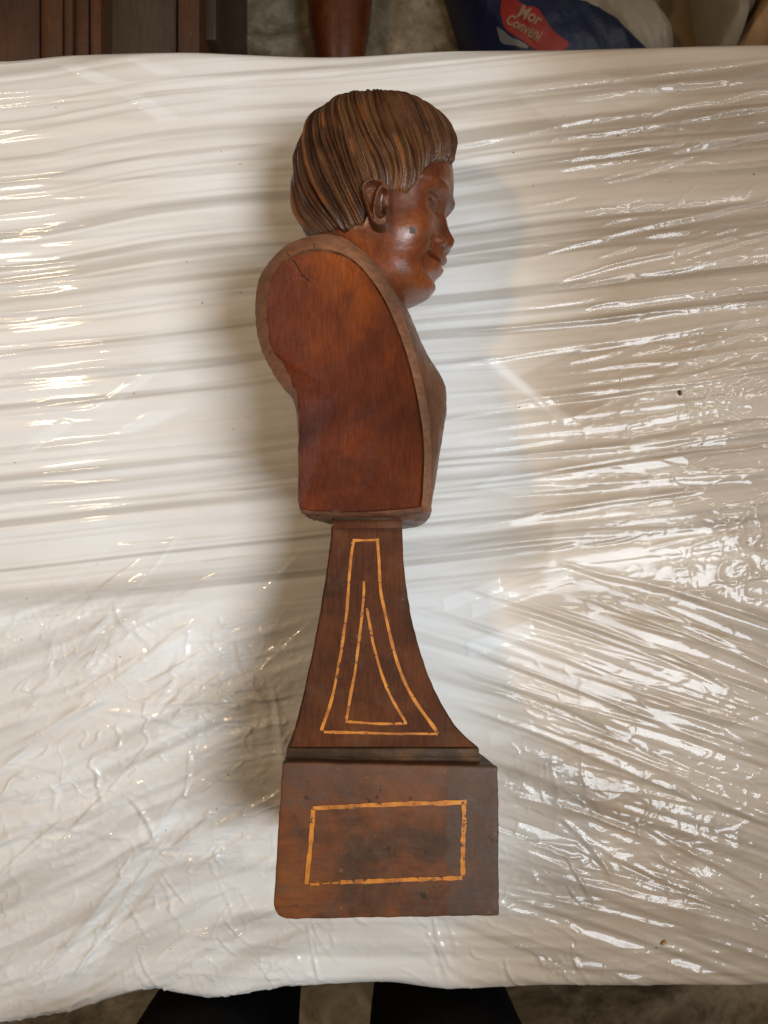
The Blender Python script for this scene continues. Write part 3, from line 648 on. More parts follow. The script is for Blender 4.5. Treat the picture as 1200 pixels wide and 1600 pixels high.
def face_features(u, v, w, py, T):
    PY = py[:, None] + 0 * T[None, :]
    fr = sst(0.05, 0.5, np.cos(T))[None, :] + 0 * PY
    aw = np.abs(w); px = 1 / HS / math.cos(PHI)
    g = lambda y0, sy, w0, sw: np.exp(-((PY - y0) / sy) ** 2 - ((aw - w0) / sw) ** 2)
    du = np.zeros_like(PY)
    # nose
    Aq = pchip([322, 336, 350, 360, 370, 380, 387, 392, 396, 400], [0, 1.5, 6.5, 10, 14.5, 19, 17.5, 11, 3, 0], PY)
    sg = pchip([322, 350, 380, 400], [.0055, .0060, .0092, .0085], PY)
    du += 1.12 * Aq * px * np.exp(-(aw / sg) ** 2.4)
    du += 0.0062 * g(388, 8.0, 0.0125, 0.0052)
    du -= 0.0048 * g(396.5, 3.0, 0.0072, 0.0034)
    du -= 0.0022 * g(390, 7, 0.0205, 0.0035)
    # lips along a smile that rises to the corners
    PE = PY + 4 * (aw / 0.021) ** 1.5
    Lq = pchip([395, 399, 403, 409, 412.0, 414.5, 417.5, 421, 427, 433, 439], [0, 4.5, 9, 9.5, 5.0, -9.0, 2.0, 9, 8.5, 2.5, 0], PE)
    du += 1.12 * Lq * px * np.exp(-(aw / 0.0185) ** 4)
    du -= 0.0040 * np.exp(-((PY - 410) / 4.5) ** 2 - ((aw - 0.0215) / 0.0042) ** 2)
    du -= 0.0030 * np.exp(-((PY - 436) / 4.5) ** 2 - (aw / 0.018) ** 2)
    du += 0.0030 * np.exp(-((PY - 450) / 9) ** 2 - (aw / 0.016) ** 2)
    # smile crease
    cr = 0.0195 + 0.00016 * (PY - 385) * (PY - 385) / 6 * 0 + 0.00022 * (PY - 380)
    du -= 0.0009 * np.exp(-((aw - cr - 0.003) / 0.0032) ** 2) * sst(382, 392, PY) * sst(440, 420, PY)
    # cheeks
    dn = 0.0045 * g(388, 26, 0.037, 0.017)
    # sockets, lids and brow
    du -= 0.0085 * g(333, 13, 0.0215, 0.0125)
    du += 0.0050 * g(331, 7, 0.0240, 0.0100)
    du -= 0.0034 * np.exp(-((PY - (325 + 90 * np.clip(aw - 0.024, -1, 1) ** 2 * 60)) / 1.6) ** 2) * np.exp(-((aw - 0.0245) / 0.0115) ** 4)
    du -= 0.0032 * np.exp(-((PY - 335.5) / 1.5) ** 2) * np.exp(-((aw - 0.0235) / 0.0105) ** 4)
    du += 0.0032 * g(311, 7, 0.024, 0.016)
    du -= 0.0026 * g(340, 11, 0.0125, 0.0055)
    u = u + (du + dn * 0.6) * fr
    w = w + np.sign(w) * dn * 0.8 * fr
    # plane of the jaw and temple
    sd = np.exp(-((T - math.pi / 2) / 0.35) ** 2)[None, :]
    return u, v, w
def to_world(u, v, w):
    return HX + u * math.cos(PHI) - w * math.sin(PHI), v, ZM + u * math.sin(PHI) + w * math.cos(PHI)

rows = np.concatenate([np.linspace(156, 172, 24), np.linspace(173, 476, 305), np.linspace(477, 570, 26)])
tt = np.linspace(-1, 1, 380, endpoint=False); th = math.pi * (0.62 * tt + 0.38 * tt ** 3)
u, v, w = head_surface(rows, th); u, v, w = face_features(u, v, w, rows, th)
u = u + 0.00035 * fbm(w * 130, v * 130, 33) ; w = w + 0.00016 * fbm(u * 120, v * 120, 34)
x, y, z = to_world(u, v, w)
hv_ = np.stack([x, y, z], -1).reshape(-1, 3); hf_ = grid_faces(len(rows), len(th), True)
top = [[i for i in range(len(th))]]
head = mesh_obj('head', hv_, hf_[:, ::-1], M['skin_wood'], bust, True)
bvh = BVHTree.FromPolygons([tuple(p) for p in hv_], [tuple(q) for q in hf_])

# ---- hair (carved strands falling from the crown)
def hair():
    rows = np.concatenate([np.linspace(156, 168, 26), np.linspace(169, 425, 292)])
    th = np.linspace(-math.pi, math.pi, 1100, endpoint=False)
    u, v, w = head_surface(rows, th)
    PY = rows[:, None] + 0 * th[None, :]; T = np.abs(th)[None, :] + 0 * PY; sg = np.where(th < 0, 40.0, 0.0)[None, :] + 0 * PY
    tf = (PY - 147) / 200
    s = T + 0.55 * tf ** 1.25 * np.sin(T) ** 0.8 - 0.10 * np.sin(2 * T) * tf          # slant forward as they fall
    s = s + 0.035 * vn(s * 5 + sg, PY / 60, 50) + 0.05 * vn(s * 2.5 + sg, PY / 110, 51)
    def ridges(n, seed):
        q = s * n + 0.9 * vn(s * n * 0.37 + sg, PY / 400, seed)
        i = np.floor(q); f = q - i
        hh = hsh(i + sg, i * 0 + seed, seed)
        sk = 0.30 + 0.4 * hh
        tri = np.where(f < sk, f / sk, (1 - f) / (1 - sk))
        return np.sqrt(np.clip(tri, 0, 1)) * (0.65 + 0.6 * hh), i, f
    r1, i1, f1 = ridges(6.5, 61); r2, i2, f2 = ridges(13, 62)
    r3, i3, f3 = ridges(31, 67)
    fade = sst(158, 208, PY)
    m2 = 0.5 + 0.5 * vn(i1 * 3.1 + sg, PY / 45, 63)
    hgt = (0.0028 * r1 + 0.0036 * r2 * (0.4 + 0.9 * m2) + 0.0015 * r3 * (0.5 + 0.8 * (1 - m2))) * (0.25 + 0.75 * fade)
    hgt += 0.0006 * vn(s * 60 + sg, PY / 25, 64) * fade
    # locks that end part way down
    hgt += 0.0016 * sst(-0.2, 0.4, vn(i2 * 1.7 + sg, PY / 70, 65)) * fade * r2
    xa, ya, za = to_world(u, v, np.abs(w))
    qx = 600 + xa * F / (H - za); qy = 800 - ya * F / (H - za)
    yl = np.interp(qx, [455, 500, 535, 552, 566, 580, 592, 606, 632, 647, 661, 675, 689, 707, 716, 740], [366, 372, 366, 358, 350, 330, 300, 301, 303, 288, 270, 257, 250, 256, 262, 275])
    yl = yl - np.where((w < 0) & (np.cos(T) > 0.2), 20.0, 0.0)
    PR = PY; PY = qy
    yl = yl + 6 * vn(s * 6 + sg, 0 * PY, 66) + 4
    mask = sst(4.0, -12, PY - yl); taper = sst(4, -46, PY - yl)
    h = (0.0008 * taper + hgt * (0.35 + 0.65 * taper)) * mask - 0.0045 * (1 - mask)
    PY = PR
    # outward direction
    cu = -0.004; rad = np.sqrt((u - cu) ** 2 + w ** 2) + 1e-6
    vert = np.clip(1 - (PY - 156) / 60, 0, 1) ** 1.5
    nu, nw = (u - cu) / rad, w / rad
    hn = h * np.sqrt(1 - (0.9 * vert) ** 2)
    u = u + nu * hn; w = w + nw * hn; v = v + h * 0.9 * vert
    x, y, z = to_world(u, v, w)
    r_ = hsh(i2 + sg, i2 * 0, 71); rr = hsh(i1 + sg, i1 * 0, 72)
    tone = 0.42 + 0.26 * (r_ - 0.5) + 0.16 * (rr - 0.5) + 0.16 * (hsh(i3 + sg, i3 * 0, 76) - 0.5) + 0.10 * vn(s * 22 + sg, PY / 35, 73)
    olive = sst(255, 180, PY) * sst(0.35, 0.7, vn(i2 * 1.3 + sg, PY / 50, 74) + 0.2)
    tone = np.where(olive > 0.3, tone * 0.55 + 0.45 * 0.68, tone)
    org = sst(0.35, 0.55, vn(i2 * 1.9 + sg, PY / 55, 75)) * sst(0.0, 0.35, (f2 - 0.25) * (0.95 - f2) * 4) * sst(190, 215, PY) * (r_ > 0.30)
    tone = tone * (1 - org) + org * 0.97
    vtx = np.stack([x, y, z], -1).reshape(-1, 3)
    f = grid_faces(len(rows), len(th), True)[:, ::-1]
    return mesh_obj('hair', vtx, f, M['hair'], head, True, None, {'tone': tone})
hair()

# ---- ears
def ear():
    hel = [(610, 296), (604, 289), (596, 284.5), (583, 281.5), (571, 285), (565, 292), (564, 302), (568, 316), (574, 331), (578, 345), (585, 354.5), (593, 358.5), (601, 357), (605, 351)]
    hel = [(584 + (p[0] - 584) * 0.89, 321 + (p[1] - 320) * 0.89) for p in catmull_open(hel, 40)]
    ant = [tuple(p) for p in catmull_open([(604, 301), (596, 298), (590, 305), (586, 320), (584.5, 334), (588, 345), (596, 350), (603, 346)], 30)]
    outline = catmull_closed([(612, 296), (605, 287), (596, 281), (583, 278), (570, 281), (561.5, 290), (560.5, 303), (564, 318), (570, 333), (574.5, 347), (582, 357.5), (593, 362), (603, 360), (609, 351), (610, 336), (613, 318)], 120)
    xs = np.arange(552, 622, 0.6); ys = np.arange(272, 370, 0.6); Xg, Yg = np.meshgrid(xs, ys)
    def inside(px, py):
        r = np.zeros(px.shape, bool); q = outline; j = len(q) - 1
        for i in range(len(q)):
            xi, yi = q[i]; xj, yj = q[j]
            c = ((yi > py) != (yj > py)) & (px < (xj - xi) * (py - yi) / (yj - yi + 1e-12) + xi); r ^= c; j = i
        return r
    ins = inside(Xg, Yg); dd = polydist(Xg, Yg, [tuple(p) for p in np.vstack([outline, outline[:1]])]); sd = np.where(ins, dd, -dd) - 4.2
    h = 0.0042 + 0.0078 * np.exp(-(polydist(Xg, Yg, hel) / 3.9) ** 2) + 0.0072 * np.exp(-(polydist(Xg, Yg, ant) / 3.7) ** 2)
    h += 0.0060 * np.exp(-((Xg - 597) / 7) ** 2 - ((Yg - 349) / 6) ** 2) + 0.0065 * np.exp(-((Xg - 605.5) / 4.5) ** 2 - ((Yg - 331) / 5) ** 2)
    h -= 0.0042 * np.exp(-((Xg - 597) / 6) ** 2 - ((Yg - 328) / 12) ** 2)
    h = np.minimum(h, 0.0112)
    front = sst(606, 613, Xg)
    h = h * (1 - 0.85 * front)
    h = h * np.sqrt(sst(-1.5, 3.0, sd)) - 0.006 * sst(0.5, -4, sd)
    h += 0.0003 * fbm(Xg / 9, Yg / 9, 91)
    h -= 0.0045 * sst(607.0, 611.5, Xg)
    ZE = 0.150; wx = (Xg - 600) * (H - ZE) / F; wy = (800 - Yg) * (H - ZE) / F
    base = np.zeros_like(wx)
    cx0, cy0 = (586 - 600) * (H - ZE) / F, (800 - 322) * (H - ZE) / F
    for a in range(wx.shape[0]):
        for b in range(wx.shape[1]):
            hit = bvh.ray_cast(Vector((wx[a, b], wy[a, b], 0.5)), Vector((0, 0, -1)))
            base[a, b] = hit[0].z if hit[0] else ZM
    wz = base + h + 0.0012
    keep = sd > -3.5
    idx = -np.ones(keep.shape, int); idx[keep] = np.arange(keep.sum())
    fs = []
    for a in range(wx.shape[0] - 1):
        for b in range(wx.shape[1] - 1):
            q = (idx[a, b], idx[a + 1, b], idx[a + 1, b + 1], idx[a, b + 1])
            if min(q) >= 0: fs.append(q)
    V = np.column_stack([wx[keep], wy[keep], wz[keep]])
    o1 = mesh_obj('ear', V, np.array(fs), M['hair_skin'], head, True)
    # the far ear: mirrored through the middle of the head
    c, s = math.cos(PHI), math.sin(PHI)
    uu = (V[:, 0] - HX) * c + (V[:, 2] - ZM) * s; ww = -(V[:, 0] - HX) * s + (V[:, 2] - ZM) * c
    ww = -ww
    V2 = np.column_stack([HX + uu * c - ww * s, V[:, 1], ZM + uu * s + ww * c])
    mesh_obj('ear', V2, np.array(fs)[:, ::-1], M['hair_skin'], head, True)
M['hair_skin'] = wood('ear_wood', (0.070, 0.028, 0.016), (0.115, 0.044, 0.022), (0.17, 0.058, 0.022), rough=(0.26, 0.42), worn=(0.075, 0.055, 0.035), worn_amt=0.6, bump=0.12, patch=40)
ear()

def stick_on(name, pts, mat, lift=0.0003, zref=0.14, thick=0.001):
    q = []
    for px, py in pts:
        sx, sy = (px - 600) * (H - zref) / F, (800 - py) * (H - zref) / F
        hit = bvh.ray_cast(Vector((sx, sy, 0.5)), Vector((0, 0, -1)))
        q.append((sx, sy, hit[0].z))
    n = len(q); top = [(a, b, c + lift) for a, b, c in q]; bot = [(a, b, c - thick) for a, b, c in q]
    f = [tuple(range(n))[::-1]] + [(i, (i + 1) % n, n + (i + 1) % n, n + i) for i in range(n)]
    return mesh_obj(name, top + bot, f, mat, head, False)
p1 = stick_on('wood_plug', [(640, 357), (648.5, 356.5), (649, 366), (640.5, 366.5)], M['dark_patch'])
stick_on('peg_hole', [(592.5 + 2.2 * math.cos(a), 364 + 2.2 * math.sin(a)) for a in np.linspace(0, 2 * math.pi, 10)[:-1]], M['hole'])

# ---- pedestal (tapered, hollow-curved post)
pr_y = [822, 850, 900, 950, 1000, 1050, 1100, 1140, 1170]
pr_l = [518, 515.5, 509, 501, 492, 481.5, 470, 459.5, 451]
pr_r = [629, 630, 634, 641, 652.5, 668, 691, 717, 750]
def pzf(py): t = (np.asarray(py, float) - 822) / 348; return 0.136 + 0.010 * t + 0.016 * np.clip(t, 0, 1) ** 2.4
def pedestal():
    rows = np.linspace(822, 1172, 90)
    zf = pzf(rows); sc = (H - zf) / F
    xl = (pchip(pr_y, pr_l, rows) - 600) * sc; xr = (pchip(pr_y, pr_r, rows) - 600) * sc; yy = (800 - rows) * sc
    xl = xl + 0.00028 * vn(rows / 14, rows * 0, 3); xr = xr + 0.0003 * vn(rows / 11, rows * 0, 4)
    hz = zf - ZM
    nn = 14; rings = []
    be = 0.0016
    per = []
    def ring(a, b, h):
        pts = []
        for (x0, z0, x1, z1) in ((a + be, h, b - be, h), (b, h - be, b, -h + be), (b - be, -h, a + be, -h), (a, -h + be, a, h - be)):
            for t in np.linspace(0, 1, nn): pts.append((x0 + (x1 - x0) * t, z0 + (z1 - z0) * t))
        return pts
    V = []
    for a, b, h, y0 in zip(xl, xr, hz, yy):
        V += [(p - 0.30 * (h - q) * max(0, (p - a) / (b - a)), y0, ZM + q) for p, q in ring(a, b, h)]
    k = 4 * nn
    f = grid_faces(len(rows), k, True)
    V = np.array(V)
    o = mesh_obj('pedestal', V, f[:, ::-1], M['post_wood'], bust, True, 40)
    return o
ped = pedestal()

def strip(name, pts, wpx, zfun, parent, mat, lift=0.0005, ext=1.0, n=26):
    c = catmull_open(pts, n) if len(pts) > 2 else np.array([np.array(pts[0]) + (np.array(pts[1]) - np.array(pts[0])) * t for t in np.linspace(0, 1, n)])
    d = np.gradient(c, axis=0); d /= np.linalg.norm(d, axis=1)[:, None] + 1e-9
    nr = np.column_stack([-d[:, 1], d[:, 0]])
    arc = np.concatenate([[0], np.cumsum(np.linalg.norm(np.diff(c, axis=0), axis=1))])
    sd = random.randint(0, 500)
    c = c + nr * (0.6 * vn(arc / 28, arc * 0, sd))[:, None]
    wv = wpx * (0.92 + 0.26 * vn(arc / 8, arc * 0 + 3.3, sd + 1))
    V = []
    for p, q, ww in zip(c, nr, wv):
        a = p + q * ww / 2; b = p - q * ww / 2
        for m_, dz in ((a, lift), (b, lift), (b, -0.002), (a, -0.002)):
            z = float(zfun(m_[1])); s = (H - z) / F
            V.append(((m_[0] - 600) * s, (800 - m_[1]) * s, z + dz))
    nq = len(c); f = []
    for i in range(nq - 1):
        for j in range(4): f.append((i * 4 + j, i * 4 + (j + 1) % 4, (i + 1) * 4 + (j + 1) % 4, (i + 1) * 4 + j))
    f += [(3, 2, 1, 0), tuple((nq - 1) * 4 + j for j in range(4))]
    return mesh_obj(name, V, f, mat, parent, False)
for pts, wp in (
    ([(551, 845), (592, 843)], 4.5),
    ([(551.5, 847), (549, 868), (546, 905), (541, 960), (531, 1030), (519, 1090), (502, 1141)], 5.0),
    ([(590, 845), (592, 880), (594, 915), (603, 965), (619, 1030), (643, 1087), (685, 1146)], 5.2),
    ([(506, 1144), (684, 1147)], 4.6),
    ([(568.5, 908), (568, 930), (562, 990), (553, 1060), (545, 1100), (541, 1124)], 4.6),
    ([(573, 950), (582, 1000), (597, 1055), (616, 1098), (635, 1130)], 4.4),
    ([(540, 1127), (590, 1131), (636, 1130)], 4.2)):
    strip('inlay_strip', pts, wp * 1.0, pzf, ped, M['inlay'])

# ---- mouldings between torso, pedestal and base
def ring_box(name, x0, x1, y0, y1, z, mat, parent, bev=0.0015, tp=0.2):
    (a, c) = P(x0, y1, z); (b, d) = P(x1, y0, z)
    o = bevel_box(name, a, b, c, d, 2 * ZM - z, z, mat, parent, bev)
    for q in o.data.vertices: q.co.x -= tp * (z - q.co.z) * max(0, (q.co.x - a) / (b - a))
    return o
ring_box('neck_fillet', 519.5, 628, 812, 826, 0.1470, M['post_wood'], bust, 0.001)
ring_box('neck_fillet', 522, 613, 807, 812.5, 0.1530, M['fillet_wood'], bust, 0.001)
ring_box('neck_block', 500, 650, 790, 812, 0.120, M['chest_wood'], bust, 0.004)
ring_box('foot_fillet', 447, 750, 1169, 1184.5, 0.1645, M['fillet_wood'], bust, 0.0015, 0.5)
ring_box('foot_fillet', 446, 751, 1183, 1194, 0.1620, M['fillet_wood'], bust, 0.0012, 0.5)

# ---- base block
def base_block():
    zt = 0.1715; zb = 2 * ZM - zt + 0.0005
    TL, TR, BR, BL = P(441, 1191, zt), P(779.5, 1198, zt), P(781, 1432, zt), P(425.5, 1438, zt)
    nx, ny, nz = 60, 44, 30
    bm = bmesh.new()
    corners = [TL, TR, BR, BL]
    vs = [bm.verts.new((p[0], p[1], zb)) for p in corners] + [bm.verts.new((p[0], p[1], zt)) for p in corners]
    for f in ((0, 1, 2, 3), (7, 6, 5, 4), (0, 4, 5, 1), (1, 5, 6, 2), (2, 6, 7, 3), (3, 7, 4, 0)): bm.faces.new([vs[i] for i in f])
    bm.normal_update()
    ed = bm.edges[:]
    bmesh.ops.bevel(bm, geom=ed, offset=0.0018, segments=3, affect='EDGES', profile=0.5)
    bmesh.ops.subdivide_edges(bm, edges=[e for e in bm.edges if e.calc_length() > 0.02], cuts=40, use_grid_fill=True)
    bmesh.ops.triangulate(bm, faces=[f for f in bm.faces if len(f.verts) > 4])
    bmesh.ops.recalc_face_normals(bm, faces=bm.faces)
    bm.verts.index_update()
    co = np.array([v.co[:] for v in bm.verts]); nm = np.array([v.normal[:] for v in bm.verts])
    cx, cy = (TL[0] + BR[0]) / 2, (TL[1] + BR[1]) / 2
    # worn, rounded lower left corner and nibbled edges
    edge = np.minimum(np.minimum(np.abs(co[:, 0] - TL[0]), np.abs(co[:, 0] - BR[0])), np.minimum(np.abs(co[:, 1] - TL[1]), np.abs(co[:, 1] - BR[1])))
    dz = np.minimum(np.abs(co[:, 2] - zt), np.abs(co[:, 2] - zb))
    e2 = np.exp(-(edge / 0.004) ** 2)
    n1 = fbm(co[:, 0] * 90 + co[:, 2] * 40, co[:, 1] * 90, 41)
    co = co + nm * (0.0004 * n1 + e2 * (0.0005 * fbm(co[:, 0] * 220, co[:, 1] * 220 + co[:, 2] * 150, 42) - 0.0002))[:, None]
    d = np.hypot(co[:, 0] - BL[0], co[:, 1] - BL[1]); k = np.clip(1 - d / 0.013, 0, 1) ** 1.5
    dirv = np.array([cx - BL[0], cy - BL[1]]); dirv /= np.linalg.norm(dirv)
    co[:, :2] += dirv[None, :] * (k * 0.0055)[:, None]
    co[:, 0] -= 0.42 * (zt - co[:, 2]) * np.clip((co[:, 0] - TL[0]) / (TR[0] - TL[0]), 0, 1) * 0.7
    f = [[v.index for v in p.verts] for p in bm.faces]; bm.free()
    return mesh_obj('base_block', co, f, M['base_wood'], bust, True, 50)
base = base_block()
ZT = lambda py: 0.1715
for pts, wp in (([(489, 1262), (600, 1257), (729, 1253)], 7.4), ([(725, 1256), (724, 1310), (723, 1367)], 7.6), ([(722, 1371), (640, 1374), (532, 1378)], 7.2), ([(490, 1264), (485, 1320), (479, 1381)], 6.8), ([(484, 1381), (499, 1380)], 5), ([(503, 1380), (516, 1379)], 2.2), ([(519, 1378.5), (530, 1378)], 3.4)):
    strip('inlay_strip', pts, wp, ZT, base, M['inlay'], 0.0006)

# ------------------------------------------------------------------ crumbs on the film
def lump(name, px, py, sx, sy, z, mat, seed, ang=0):
    bm = bmesh.new(); bmesh.ops.create_icosphere(bm, subdivisions=2, radius=1)
    r = random.Random(seed); v = []
    X0, Y0 = P(px, py, 0)
    for p in bm.verts:
        k = 0.75 + 0.5 * r.random(); a, b, c = p.co.x * sx * k, p.co.y * sy * k, p.co.z * min(sx, sy) * 0.6 * k
        v.append((a * math.cos(ang) - b * math.sin(ang), a * math.sin(ang) + b * math.cos(ang), c))
    bm.verts.index_update(); f = [[q.index for q in p.verts] for p in bm.faces]; bm.free()
    o = mesh_obj(name, v, f, mat); o.location = (X0, Y0, z); return o
tag(lump('crumb', 1061, 614, 0.0017, 0.0032, 0.0022, M['crumb'], 1, 0.3), 'red brown wood crumb on the plastic sheet right of the chest', 'crumb')
tag(lump('crumb', 1036, 1472, 0.0035, 0.0015, 0.0015, M['straw'], 2, 0.6), 'yellow straw crumb on the plastic near the lower right edge', 'crumb')
def grit():
    V, Fc = [], []
    r = random.Random(3)
    for i in range(85):
        px = r.uniform(10, 1190); py = r.uniform(150, 1530)
        if 390 < px < 800: continue
        X0, Y0 = P(px, py, 0.001); s = r.uniform(0.0004, 0.0009); o = len(V)
        for a, b, c in ((1, 0, 0), (-1, 0.2, 0), (0, 1, 0), (0.1, -1, 0), (0, 0, 1.2), (0, 0, -1)): V.append((X0 + a * s, Y0 + b * s * 0.8, 0.0012 + c * s))
        for t in ((0, 2, 4), (2, 1, 4), (1, 3, 4), (3, 0, 4), (2, 0, 5), (1, 2, 5), (3, 1, 5), (0, 3, 5)): Fc.append(tuple(o + q for q in t))
    tag(mesh_obj('grit', V, Fc, M['grit'], None, False), 'specks of dark grit scattered over the white plastic sheet', 'grit', kind='stuff')
grit()

# ------------------------------------------------------------------ things on the floor beyond the table
def fp(px, py, z): return P(px, py, z)
def cabinet():
    z = -0.42
    t = thing('wooden_cabinet', (fp(120, 0, z)[0], 0.95, FZ), 'dark brown wooden cabinet lying on the floor beyond the far left table edge', 'cabinet')
    y0 = 0.56; y1 = 1.45
    def bar(name, a, b, zt, zb, m, yb=y0, ye=y1):
        return bevel_box(name, fp(a, 0, zt)[0], fp(b, 0, zt)[0], yb, ye, zb, zt, m, t, 0.004)
    bar('side_panel', -260, 62, z - 0.012, FZ, M['cabinet_wood'])
    bar('stile', 63, 98, z, FZ, M['cabinet_edge'])
    bar('moulding', 99, 114, z + 0.006, FZ, M['cabinet_wood'])
    bar('moulding', 115, 139, z - 0.004, FZ, M['cabinet_wood'])
    bar('moulding', 140, 158, z + 0.008, FZ, M['cabinet_edge'])
    bar('front_panel', 160, 276, z - 0.02, FZ, M['cabinet_grey'])
    bar('stile', 277, 312, z - 0.004, FZ, M['cabinet_wood'])
    yq = fp(0, 62, z - 0.05)[1]
    bar('foot_rail', 313, 338, z - 0.05, FZ, M['cabinet_grey'], yq, y1)
cabinet()

def lathe(name, prof, axis_x, z, mat, parent=None, n=40):
    V = []
    for yy, r in prof:
        for a in np.linspace(0, 2 * math.pi, n, endpoint=False): V.append((axis_x + r * math.cos(a), yy, z + r * math.sin(a)))
    f = grid_faces(len(prof), n, True)
    fl_ = [tuple(q) for q in f] + [tuple(range(n))[::-1], tuple(range((len(prof) - 1) * n, len(prof) * n))]
    return mesh_obj(name, V, fl_, mat, parent, True, 50)
def turned():
    r = 0.066; z = FZ + r
    sc = (H - z) / F
    ax = (530.5 - 600) * sc
    pts = [(1.30, .03), (1.22, .035), (1.16, .048), (1.08, .062), (1.02, .0645), (0.97, .062), (0.92, .056), (0.88, .049), (0.83, .038), (0.78, .032), (0.775, .045), (0.75, .048), (0.735, .034), (0.6, .03)]
    pts = pts[::-1]
    ys = np.linspace(0.6, 1.3, 60); rr = pchip([p[0] for p in pts], [p[1] for p in pts], ys)
    o = lathe('turned_post', list(zip(ys, rr)), ax, z, M['post_red'])
    tag(o, 'glossy red brown turned wooden post lying on the concrete beyond the table', 'wooden post')
turned()

def pillow(outline, z0, hgt, seed, folds=0.012, n=120, rings=46, edge=0.5):
    ol = catmull_closed(np.array([fp(a, b, z0 + hgt * 0.7) for a, b in outline]), n); c = ol.mean(0)
    V = []
    for r in np.linspace(0.01, 1, rings):
        xy = c + (ol - c) * r
        z = z0 + hgt * (1 - r ** 3.0) ** edge
        z = z + (folds * fbm(xy[:, 0] * 9, xy[:, 1] * 9, seed) + folds * 0.6 * (1 - np.abs(fbm(xy[:, 0] * 16 + xy[:, 1] * 9, xy[:, 1] * 5 - xy[:, 0] * 5, seed + 4)) * 2.5)) * (1 - r ** 6)
        V.append(np.column_stack([xy, z]))
    xy = ol; V.append(np.column_stack([c + (ol - c) * 0.97, np.full(n, FZ + 0.002)]))
    V.append(np.column_stack([c + (ol - c) * 0.02, np.full(n, FZ + 0.001)]))
    return np.vstack(V), grid_faces(rings + 2, n, True)

def navy_bag():
    v, f = pillow([(718, -10), (700, -120), (800, -170), (850, -60), (866, -4), (900, 18), (950, 42), (985, 48), (1040, 84), (1060, 130), (900, 170), (790, 140), (752, 82)], FZ + 0.02, 0.16, 3, 0.010)
    t = thing('plastic_bag', (fp(830, 40, -0.65)[0], fp(830, 40, -0.65)[1], FZ), 'dark navy plastic bag with a red printed label beyond the far table edge', 'bag')
    o = mesh_obj('bag_body', v, f, M['navy'], t, True)
    bv = BVHTree.FromPolygons([tuple(p) for p in v], [tuple(q) for q in f])
    def drop(x, y, up):
        hit = bv.ray_cast(Vector((x, y, 1)), Vector((0, 0, -1))); return (x, y, (hit[0].z if hit[0] else FZ + 0.15) + up)
    zz = -0.59
    def patch(name, outline, mat, up):
        ol = catmull_closed(np.array([fp(a, b, zz) for a, b in outline]), 48); c = ol.mean(0); V = []
        for r in np.linspace(0.02, 1, 14):
            for q in c + (ol - c) * r: V.append(drop(q[0], q[1], up))
        return mesh_obj(name, np.array(V), grid_faces(14, 48, True), mat, o, True)
    patch('red_label', [(786, -4), (797, -1), (806, 12), (818, 22), (834, 28), (846, 44), (862, 64), (884, 82), (862, 92), (838, 84), (815, 68), (792, 48), (784, 30), (782, 12)], M['red_print'], 0.0030)
    patch('label_edge', [(778, 36), (782, 42), (794, 57), (812, 68), (824, 76), (820, 79), (804, 71), (786, 58)], M['grey_print'], 0.0024)
    def word(txt, px, py, size, ang, name):
        cu = bpy.data.curves.new('lettering', 'FONT'); cu.body = txt; cu.size = size; cu.resolution_u = 4; cu.offset = size * 0.02
        tmp = bpy.data.objects.new('tmp', cu); COL.objects.link(tmp)
        dg = bpy.context.evaluated_depsgraph_get(); me = bpy.data.meshes.new_from_object(tmp.evaluated_get(dg))
        bm = bmesh.new(); bm.from_mesh(me)
        bmesh.ops.triangulate(bm, faces=bm.faces)
        bmesh.ops.subdivide_edges(bm, edges=[e for e in bm.edges if e.calc_length() > size * 0.25], cuts=2)
        bm.verts.index_update()
        cx, cy = fp(px, py, zz); ca, sa = math.cos(ang), math.sin(ang)
        V = [drop(cx + p.co.x * ca - p.co.y * sa, cy + p.co.x * sa + p.co.y * ca, 0.0055) for p in bm.verts]
        F_ = [[q.index for q in p.verts] for p in bm.faces]; bm.free()
        bpy.data.objects.remove(tmp); bpy.data.curves.remove(cu); bpy.data.meshes.remove(me)
        return mesh_obj(name, V, F_, M['pale_print'], o, False)
    word('Mor', 804, 33, 0.026, math.radians(-36), 'lettering')
    word('Conveni', 788, 38, 0.021, math.radians(-37), 'lettering')
navy_bag()
v, f = pillow([(872, -8), (860, -120), (1010, -150), (1044, -40), (1038, 0), (1030, 22), (1050, 45), (1064, 80), (1050, 120), (990, 110), (940, 60), (905, 30)], FZ + 0.005, 0.12, 21, 0.016)
tag(mesh_obj('plastic_bag', v, f, M['white_bag'], None, True), 'crumpled off white plastic bag lying behind the navy bag', 'bag')
v, f = pillow([(1120, -20), (1115, -140), (1210, -160), (1196, -20), (1176, 20), (1160, 45), (1150, 90), (1120, 90), (1122, 30)], FZ + 0.02, 0.16, 31, 0.014)
tag(mesh_obj('paper_bag', v, f, M['grey_bag'], None, True), 'crumpled grey brown paper bag right of the brown cardboard', 'bag')
v, f = pillow([(1196, -40), (1230, -100), (1250, -20), (1230, 40), (1190, 90), (1140, 92), (1158, 45), (1176, 18)], FZ + 0.01, 0.14, 41, 0.010)
tag(mesh_obj('paper_bag', v, f, M['tan_bag'], None, True), 'tan paper bag at the far right edge of the floor', 'bag')
def card():
    t = thing('cardboard_box', (fp(1090, 30, FZ)[0], fp(1090, 30, FZ)[1], FZ), 'flattened brown cardboard box between the white bag and the grey bag', 'cardboard')
    a, b = fp(1020, 0, FZ)[0], fp(1150, 0, FZ)[0]
    bevel_box('panel', a, b, 0.85, 1.3, FZ + 0.001, FZ + 0.025, M['card'], t, 0.003)
    bevel_box('flap', a + 0.01, b - 0.02, 0.84, 0.94, FZ + 0.027, FZ + 0.033, M['card'], t, 0.002)
card()

